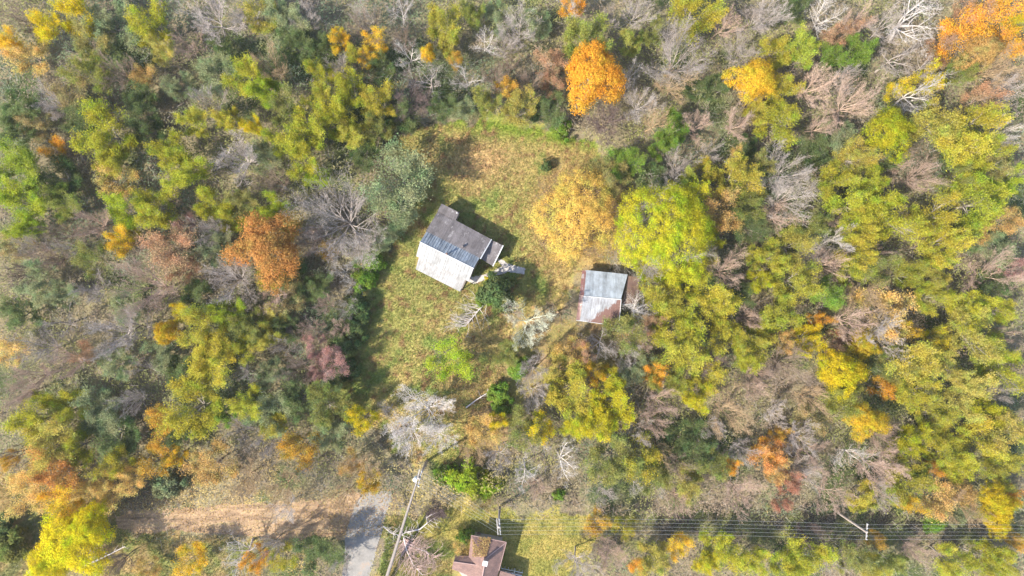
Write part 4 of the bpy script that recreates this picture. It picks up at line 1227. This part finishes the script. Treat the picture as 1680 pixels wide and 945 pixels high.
def shed():
    s = 1 / (6.747 * 11.2)
    f = lambda zx, zy, z: W(900 + zx / 6.747, 410 + zy / 6.747, z)
    o = f(395, 510, 3.3)
    root = empty('tin_shed', (o.x, o.y, 0), math.radians(-5.6))
    tag(root, 'tin-roofed shed with pale sheets and a rust brown corner, half under trees', 'shed')
    inv = root.matrix_basis.inverted()
    Lc = lambda zx, zy, z: tuple(inv @ f(zx, zy, z))
    zr, zu, zl = 3.35, 2.25, 2.55
    up = [Lc(418, 222, zu), Lc(876, 270, zu), Lc(802, 545, zr), Lc(392, 508, zr)]
    lo = [Lc(386, 508, zr - .003), Lc(802, 545, zr - .003), Lc(775, 838, zl), Lc(345, 788, zl)]
    mb = MB(); mb.slab(up, 0.05); r1 = mb.build('rear_roof', MAT['tin_shed'], root); r1['label'] = 'smooth pale blue-grey tin slope'
    seams(r1, [up[3], up[2], up[1], up[0]], 1.15, MAT['tin_shed'], 'roof_seams', 0.03, 0.02, 0.2)
    mb = MB(); mb.slab(lo, 0.05); r2 = mb.build('front_roof', MAT['tin_rusty'], root); r2['label'] = 'ribbed tin slope, white on one side and rust brown on the other'
    seams(r2, lo, 0.30, MAT['tin_rusty'], 'roof_ribs', 0.05, 0.035, 0.1)
    mb = MB(); mb.slab([Lc(372, 230, zu - 0.08), Lc(417, 222, zu - 0.02), Lc(391, 508, zr - 0.02), Lc(345, 490, zr - 0.2)], 0.05)
    mb.slab([Lc(340, 492, zr - 0.2), Lc(385, 508, zr - 0.03), Lc(344, 788, zl - 0.03), Lc(306, 772, zl - 0.1)], 0.05)
    e1 = mb.build('rusty_edge', MAT['rust_red'], root); e1['label'] = 'strip of red rusted sheets along the roof end'
    mb = MB(); mb.tube([Lc(388, 510, zr + .04), Lc(806, 549, zr + .04)], 0.06, 6); mb.build('ridge_cap', MAT['tin_trim'], root)
    mb = MB(); mb.tube([Lc(306, 778, zl), Lc(778, 844, zl)], 0.045, 6); mb.tube([Lc(804, 550, zr), Lc(778, 842, zl)], 0.05, 6); mb.build('roof_trim', MAT['tin_trim'], root)
    # walls under the slopes
    ya, yb, xa, xb = lo[3][1] + 0.35, up[0][1] - 0.35, lo[3][0] + 0.3, lo[2][0] - 0.3
    mb = MB()
    mb.box(xa, xb, ya, yb, -0.3, 2.15)
    mb.hull8([(xa, ya, 2.50), (xb, ya, 2.50), (xb, 0, 3.22), (xa, 0, 3.22)], [(xa, ya, 2.154), (xb, ya, 2.154), (xb, 0, 2.154), (xa, 0, 2.154)])
    mb.hull8([(xa, 0.004, 3.22), (xb, 0.004, 3.22), (xb, yb, 2.18), (xa, yb, 2.18)], [(xa, 0.004, 2.154), (xb, 0.004, 2.154), (xb, yb, 2.154), (xa, yb, 2.154)])
    mb.build('wall', MAT['board'], root)
    mb = MB(); mb.box(0.6, 2.6, ya - 0.05, ya - 0.004, -0.2, 2.0); d = mb.build('door', MAT['rust_brown'], root)
    mb = MB(); mb.box(2.4, 2.46, ya - 0.1, ya - 0.054, 0.9, 1.1); mb.build('handle', MAT['dark_metal'], d)
    # lean-to on the far side, roof buried in leaves
    lt = [Lc(880, 285, 2.1), Lc(1000, 305, 1.85), Lc(1005, 610, 1.85), Lc(812, 592, 2.3)]
    mb = MB(); mb.slab(lt, 0.05); l = mb.build('lean_to_roof', MAT['rust_brown'], root); l['label'] = 'rusty lean-to roof under leaves'
    mb = MB(); mb.tube([Lc(804, 600, 2.35), Lc(1008, 620, 1.9)], 0.06, 6); mb.build('roof_trim', MAT['tin_trim'], root)
    for q in (lt[1], lt[2]):
        mb = MB(); mb.box(q[0] - 0.2, q[0] - 0.08, q[1] - 0.06 if q is lt[1] else q[1] + 0.1, q[1] + 0.06 if q is lt[1] else q[1] + 0.22, -0.3, 1.8); mb.build('post', MAT['board'], root)


def red_house():
    f = lambda zx, zy, z: W(720 + zx / 7.56, 820 + zy / 7.56, z)
    o = f(575, 745, 0)
    root = empty('red_roofed_house', (o.x, o.y, 0), math.radians(-13.0))
    tag(root, 'house with dusty red shingled hip roof, brick chimney and leaf-covered corner', 'house')
    inv = root.matrix_basis.inverted()
    Lc = lambda zx, zy, z: tuple(inv @ f(zx, zy, z))
    ze, zr = 3.1, 4.6
    ne, nw = Lc(838, 525, ze), Lc(400, 440, ze)
    apex = Lc(578, 735, zr); south = Lc(505, 1150, zr)
    se = Lc(745, 880, ze); se2 = Lc(660, 1200, ze)
    w0, w1 = Lc(165, 745, ze), Lc(150, 870, ze - 0.02)
    wl_top = Lc(190, 752, ze + 0.75); wr = Lc(540, 800, zr - 0.12)
    nwi = Lc(372, 690, ze)
    mb = MB()
    def tri(pts):
        mb.slab(pts, 0.05)
    tri([nw, ne, apex])
    tri([ne, se, se2, south, apex])
    tri([nw, apex, south, Lc(330, 1200, ze), nwi])
    r1 = mb.build('main_roof', MAT['shingle'], root)
    # side wing with its own ridge
    mb = MB()
    wa = Lc(205, 690, ze - 0.1); wb = Lc(160, 860, ze - 0.1); rA = Lc(182, 768, ze + 0.62); rB = Lc(520, 815, ze + 0.72)
    mb.slab([wa, Lc(470, 700, ze - 0.06), rB, rA], 0.05)
    mb.slab([rA, rB, Lc(430, 960, ze - 0.1), wb], 0.05)
    mb.build('wing_roof', MAT['shingle'], root)
    mb = MB(); mb.tube([apex, south], 0.09, 6); mb.tube([ne, apex], 0.06, 6); mb.tube([rA, rB], 0.06, 6); mb.build('ridge_cap', MAT['brick'], root)
    mb = MB(); mb.tube([(ne[0], ne[1], ze), (se[0], se[1], ze)], 0.05, 6); mb.tube([nw, ne], 0.05, 6); mb.build('gutter', MAT['brick'], root)
    # walls
    mb = MB()
    xs = [p[0] for p in (nw, ne, se, se2)]
    mb.prism([(nw[0] + 0.5, nw[1] - 0.5), (nwi[0] + 0.5, nwi[1]), (Lc(330, 1200, 0)[0] + 0.5, Lc(330, 1200, 0)[1]), (se2[0] - 0.5, se2[1]), (se[0] - 0.5, se[1]), (ne[0] - 0.5, ne[1] - 0.5)], -0.3, 2.95)
    mb.prism([(wa[0] + 0.4, wa[1] - 0.4), (wb[0] + 0.4, wb[1] + 0.4), (nwi[0] + 0.496, Lc(430, 930, 0)[1]), (nwi[0] + 0.496, wa[1] - 0.4)], -0.3, 2.85)
    mb.build('wall', MAT['board'], root)
    mb = MB(); c = Lc(578, 742, 4.4)
    mb.box(c[0] - 0.28, c[0] + 0.28, c[1] - 0.28, c[1] + 0.28, 4.0, 5.7); ch = mb.build('chimney', MAT['brick'], root)
    mb = MB(); mb.box(c[0] - 0.34, c[0] + 0.34, c[1] - 0.34, c[1] + 0.34, 5.704, 5.82); mb.build('chimney_cap', MAT['white_paint'], ch)
    # porch roof low on the far side, with a pale rail
    pr = [Lc(760, 880, 2.75), Lc(950, 935, 2.6), Lc(930, 1150, 2.6), Lc(700, 1150, 2.75)]
    mb = MB(); mb.slab(pr, 0.06); mb.build('porch_roof', MAT['shingle'], root)
    for q in (pr[1], pr[2]):
        mb = MB(); mb.box(q[0] - 0.2, q[0] - 0.06, q[1] - 0.2, q[1] - 0.06, -0.3, 2.5); mb.build('porch_post', MAT['white_paint'], root)
    a, b = Vector(Lc(775, 850, 1.0)), Vector(Lc(1040, 905, 1.0))
    dr = MB(); d = (b - a); n_ = Vector((-d.y, d.x, 0)).normalized()
    for off in (0, 0.45):
        dr.tube([a + n_ * -off, b + n_ * -off], 0.05, 6)
    for t in np.linspace(0, 1, 7):
        p = a.lerp(b, t); dr.tube([(p.x, p.y, -0.2), (p.x, p.y, 1.0)], 0.04, 6)
    dr.build('porch_rail', MAT['white_paint'], root)
    dk = MB(); p1 = b - n_ * 0.5; p0 = a - n_ * 0.5; p3 = a - n_ * 3; p2 = b - n_ * 3
    dk.prism([(p0.x, p0.y), (p1.x, p1.y), (p2.x, p2.y), (p3.x, p3.y)][::-1], -0.2, 0.35); dk.build('porch_floor', MAT['pale_wood'], root)
    # air conditioner unit beside the wall
    q = f(635, 470, 0)
    r2 = empty('air_conditioner', (q.x, q.y, 0), math.radians(-8))
    tag(r2, 'small pale boxed air conditioner on the ground behind the red-roofed house', 'air conditioner')
    mb = MB(); mb.box(-.42, .42, -.22, .22, 0, 0.75); mb.build('case', MAT['white_paint'], r2)
    mb = MB(); mb.tube([(0, 0, .755), (0, 0, .80)], 0.19, 12); mb.build('fan_guard', MAT['dark_metal'], r2)
    mb = MB(); mb.box(-.5, .5, -.3, .3, -0.25, -0.004); mb.build('base', MAT['concrete'], r2)
    for (zx, zy, rad, lab) in ((497, 425, .36, 'dark rusty barrel standing at the corner of the red-roofed house'), (545, 440, .22, 'smaller pale barrel beside the dark rusty barrel')):
        q = f(zx, zy, 0)
        r3 = empty('barrel', (q.x, q.y, 0)); tag(r3, lab, 'barrel', 'barrels by the red-roofed house')
        mb = MB(); mb.tube([(0, 0, -.1), (0, 0, .02), (0, 0, .42), (0, 0, .85)], [rad * .97, rad, rad * 1.05, rad], 14)
        mb.build('drum', MAT['rust_brown'] if rad > .3 else MAT['tin_trim'], r3)
        mb = MB(); mb.tube([(0, 0, .852), (0, 0, .88)], rad * .7, 14); mb.build('lid', MAT['dark_metal'] if rad > .3 else MAT['pale_wood'], r3)


farmhouse(); shed(); red_house()

# ------------------------------------------------------------------ power line
def pole(name, px, py, h, arm_len, arm_ang, label, nins, double=False, can=False):
    """px, py: where the pole top shows in the photo"""
    t = W(px, py, h)
    root = empty(name, (t.x, t.y, 0), arm_ang)
    tag(root, label, 'utility pole', 'poles of the power line')
    mb = MB(); mb.tube([(0, 0, -.4), (0, 0, h * .5), (0, 0, h + .35)], [.20, .17, .13], 12); mb.build('shaft', MAT['wood_pole'], root)
    ends = []
    for k in range(2 if double else 1):
        y = (-0.17 if k == 0 else 0.17)
        mb = MB(); mb.box(-arm_len / 2, arm_len / 2, y - 0.06, y + 0.06, h - .1 , h + .04); mb.build('crossarm', MAT['arm'], root)
    for i in range(nins):
        x = -arm_len / 2 + .1 + (arm_len - .2) * i / (nins - 1)
        mb = MB(); mb.tube([(x, -.17, h + .042), (x, -.17, h + .12), (x, -.17, h + .2), (x, -.17, h + .26)], [.05, .09, .06, .03], 8); mb.build('insulator', MAT['ceramic'], root)
        ends.append(root.matrix_basis @ Vector((x, -.17, h + .24)))
    if can:
        mb = MB(); mb.tube([(-.55, .45, h - 1.5), (-.55, .45, h - 1.45), (-.55, .45, h - .5), (-.55, .45, h - .42)], [.26, .30, .30, .2], 14); c = mb.build('transformer', MAT['can'], root)
        for q in (-.12, .12):
            mb = MB(); mb.tube([(-.55 + q, .45, h - .416), (-.55 + q, .45, h - .15)], .045, 8); mb.build('bushing', MAT['ceramic'], c)
        mb = MB(); mb.box(-.4, -.1, .1, .4, h - 1.2, h - 1.05); mb.build('bracket', MAT['dark_metal'], root)
        mb = MB(); mb.tube([(-1.2, -.25, h - .7), (-1.2, -.25, h - .2)], [.09, .09], 8); mb.build('fuse_cutout', MAT['ceramic'], root)
    return root, ends


p1, e1 = pole('utility_pole', 687, 784, 9.0, 2.2, math.radians(76), 'wooden utility pole carrying a pale transformer above the grey lane', 5, True, True)
p2, e2 = pole('utility_pole', 818, 864, 8.6, 2.2, math.radians(95), 'wooden utility pole where the cables bend beside the red-roofed house', 5, True)
p3, e3 = pole('utility_pole', 1420, 872, 9.0, 2.2, math.radians(86), 'wooden utility pole with one pale crossarm standing in the shaded strip', 5)
e1.sort(key=lambda v: v.y); e2.sort(key=lambda v: v.y); e3.sort(key=lambda v: v.y)
p4e = [e + Vector((42, -0.6, 0.0)) for e in e3]
bend = [W(1730, 868, 8.5)]
CL = ['outermost power cable on the red-roofed house side of the line', 'second power cable from the red-roofed house side of the line', 'middle one of the five power cables',
      'second power cable from the woods side of the line', 'outermost power cable on the woods side of the line']
for i in range(5):
    pts = []
    for a, b in ((e1[i], e2[i]), (e2[i], e3[i]), (e3[i], p4e[i])):
        L = (b - a).length; sag = 0.00035 * L * L + 0.1
        k = 14
        for j in range(k if (a is not e3[i]) else k + 1):
            t = j / k
            p = a.lerp(b, t); p.z -= 4 * sag * t * (1 - t)
            pts.append(p)
    mb = MB(); mb.tube(pts, 0.0085, 5)
    c = mb.build('power_cable', MAT['cable'])
    tag(c, CL[i], 'cable', 'power cables of the line')
# guy wire and drop line
# long weathered pole propped from the utility pole down to the yard
a = W(684, 790, 7.6); b = W(622, 985, 0.1)
root = empty('brace_pole', (b.x, b.y, 0))
tag(root, 'long pale weathered pole slanting from the transformer pole down beside the grey lane', 'pole')
mb = MB(); A = a - Vector((b.x, b.y, 0)); B = Vector((0, 0, b.z)); mb.tube([B, B.lerp(A, .33) + Vector((.05, .0, 0)), B.lerp(A, .66), A], [.27, .24, .19, .12], 10); mb.build('shaft', MAT['pale_wood'], root)
mb = MB(); mb.tube([A - (A - B).normalized() * .5, A - (A - B).normalized() * .35], .15, 10); mb.build('iron_band', MAT['dark_metal'], root)


# ------------------------------------------------------------------ dead wood
def dead_wood(name, pts, rad, label, seed, twn=26, twl=1.4, cat='fallen branch', twside=None, colour=(0.5, 0.45, 0.42), z=0.35):
    r = random.Random(seed)
    P = [W(x, y, 0) + Vector((0, 0, z + (0.15 * i))) for i, (x, y) in enumerate(pts)]
    o = Vector((P[0].x, P[0].y, 0))
    root = empty(name, o)
    tag(root, label, cat)
    Q = [p - o for p in P]
    mb = MB(); mb.tube(Q, [rad * (1 - .7 * i / (len(Q) - 1)) for i in range(len(Q))], 7); mb.build('trunk', MAT['log'], root)
    segs = []
    for i in range(twn):
        t = r.random() * (len(Q) - 1); k = min(len(Q) - 2, int(t)); p = Q[k].lerp(Q[k + 1], t - k)
        d = (Q[k + 1] - Q[k]).normalized()
        sd = Vector((-d.y, d.x, 0)) * (twside if twside and r.random() < .8 else r.choice((-1, 1)))
        dd = (d * r.uniform(.2, .9) + sd * r.uniform(.6, 1) + Vector((0, 0, r.uniform(-.05, .35)))).normalized()
        L = twl * r.uniform(.5, 1.2)
        n = 4
        q = p.copy()
        for j in range(n):
            dd = (dd + Vector((r.gauss(0, .16), r.gauss(0, .16), r.gauss(0, .06)))).normalized()
            q2 = q + dd * L / n; q2.z = max(.05, q2.z)
            segs.append((q.copy(), q2.copy(), .035 * (1 - j / n) + .012, .035 * (1 - (j + 1) / n) + .012, 1))
            if r.random() < .8:
                d3 = (dd + Vector((r.gauss(0, .6), r.gauss(0, .6), r.gauss(0, .15)))).normalized()
                segs.append((q2.copy(), q2 + d3 * L * .35, .018, .01, 1))
            q = q2
    me = seg_mesh('twigs', segs, 4)
    me.materials.append(MAT['twig'])
    t = bpy.data.objects.new('twigs', me); COL.objects.link(t); t.parent = root; t.color = (*colour, 1)


dead_wood('fallen_branch', [(799, 495), (786, 508), (773, 524), (764, 535)], .10, 'fallen pale branch with comb-like twigs lying beside the cedar bush', 5, 46, 2.6, twside=-1)
dead_wood('fallen_branch', [(668, 872), (690, 866), (706, 852), (722, 842)], .12, 'curved dead branch lying across the slanting pale pole', 6, 16, 1.2)
dead_wood('fallen_branch', [(663, 880), (668, 900), (680, 925), (695, 940)], .13, 'dead pinkish branch with forked twigs below the slanting pale pole', 7, 60, 2.6, colour=(.5, .36, .33))
dead_wood('fallen_branch', [(664, 888), (682, 896), (700, 902), (712, 912)], .10, 'long forked dead branch lying in the grass toward the red-roofed house', 8, 50, 2.2, colour=(.5, .36, .33))
dead_wood('fallen_branch', [(630, 862), (642, 872), (658, 876), (672, 868)], .10, 'short bent dead branch at the edge of the grey lane', 9, 18, 1.4)
dead_wood('fallen_log', [(136, 930), (160, 918), (185, 906), (210, 893)], .16, 'dark fallen log next to the brilliant yellow tree', 10, 10, .9, 'fallen log')
dead_wood('fallen_branch', [(765, 668), (782, 655), (802, 642), (812, 640)], .11, 'pale fallen branch in the grass between white bare tree and green shrubs', 11, 10, .8)
dead_wood('brush_pile', [(700, 848), (708, 842), (718, 838), (728, 836)], .08, 'dark heap of cut brush on the grass above the lawn', 12, 110, 1.3, 'brush pile', colour=(.12, .09, .09), z=.5)

# ------------------------------------------------------------------ thin autumn haze
HAZE = 0.0001
if HAZE:
    mb = MB(); mb.box(-3100, 3100, -3100, 3100, -1.5, 104.0)
    m, nt, out = mat_new('haze_air')
    pvn = nt.nodes.new('ShaderNodeVolumePrincipled')
    pvn.inputs['Color'].default_value = (0.92, 0.92, 0.92, 1); pvn.inputs['Density'].default_value = HAZE; pvn.inputs['Anisotropy'].default_value = 0.0
    nt.links.new(pvn.outputs[0], out.inputs['Volume'])
    hz = mb.build('haze', m)
    tag(hz, 'thin pale haze in the air over the woods', None, None, 'stuff')
S.cycles.volume_bounces = 1

# ------------------------------------------------------------------ light, sky, camera
w = bpy.data.worlds.new('World'); S.world = w; w.use_nodes = True
nt = w.node_tree
for n_ in list(nt.nodes):
    nt.nodes.remove(n_)
sky = nt.nodes.new('ShaderNodeTexSky'); sky.sky_type = 'NISHITA'; sky.sun_disc = False
sky.sun_elevation = SUN_EL
sky.sun_rotation = math.radians(90) - SUN_AZ
sky.air_density = 1.0; sky.dust_density = 1.0
bg = nt.nodes.new('ShaderNodeBackground'); bg.inputs[1].default_value = 0.15
ow = nt.nodes.new('ShaderNodeOutputWorld')
nt.links.new(sky.outputs[0], bg.inputs[0]); nt.links.new(bg.outputs[0], ow.inputs[0])
sd = bpy.data.lights.new('sun', 'SUN'); sd.energy = 3.9; sd.angle = math.radians(0.55); sd.color = (1.0, 0.93, 0.80)
so = bpy.data.objects.new('sun', sd); COL.objects.link(so)
dirv = Vector((math.cos(SUN_AZ) * math.cos(SUN_EL), math.sin(SUN_AZ) * math.cos(SUN_EL), math.sin(SUN_EL)))
so.rotation_euler = dirv.to_track_quat('Z', 'Y').to_euler()
so.location = dirv * 80
cd = bpy.data.cameras.new('camera'); cd.lens = 24.0; cd.sensor_width = 36.0; cd.clip_end = 6000; cd.clip_start = 0.5
co = bpy.data.objects.new('camera', cd); COL.objects.link(co); co.location = (0, 0, H); co.rotation_euler = (0, 0, 0)
S.camera = co
S.view_settings.view_transform = 'Standard'; S.view_settings.look = 'None'
S.view_settings.exposure = 1.6; S.view_settings.gamma = 1.0
S.view_settings.use_curve_mapping = False
S.cycles.max_bounces = 8; S.cycles.diffuse_bounces = 5; S.cycles.transmission_bounces = 4; S.cycles.glossy_bounces = 2
S.cycles.use_denoising = True
print('TREES', len(entries), {k: sum(1 for e in entries if e['k'] == k) for k in 'FMBWDE'})
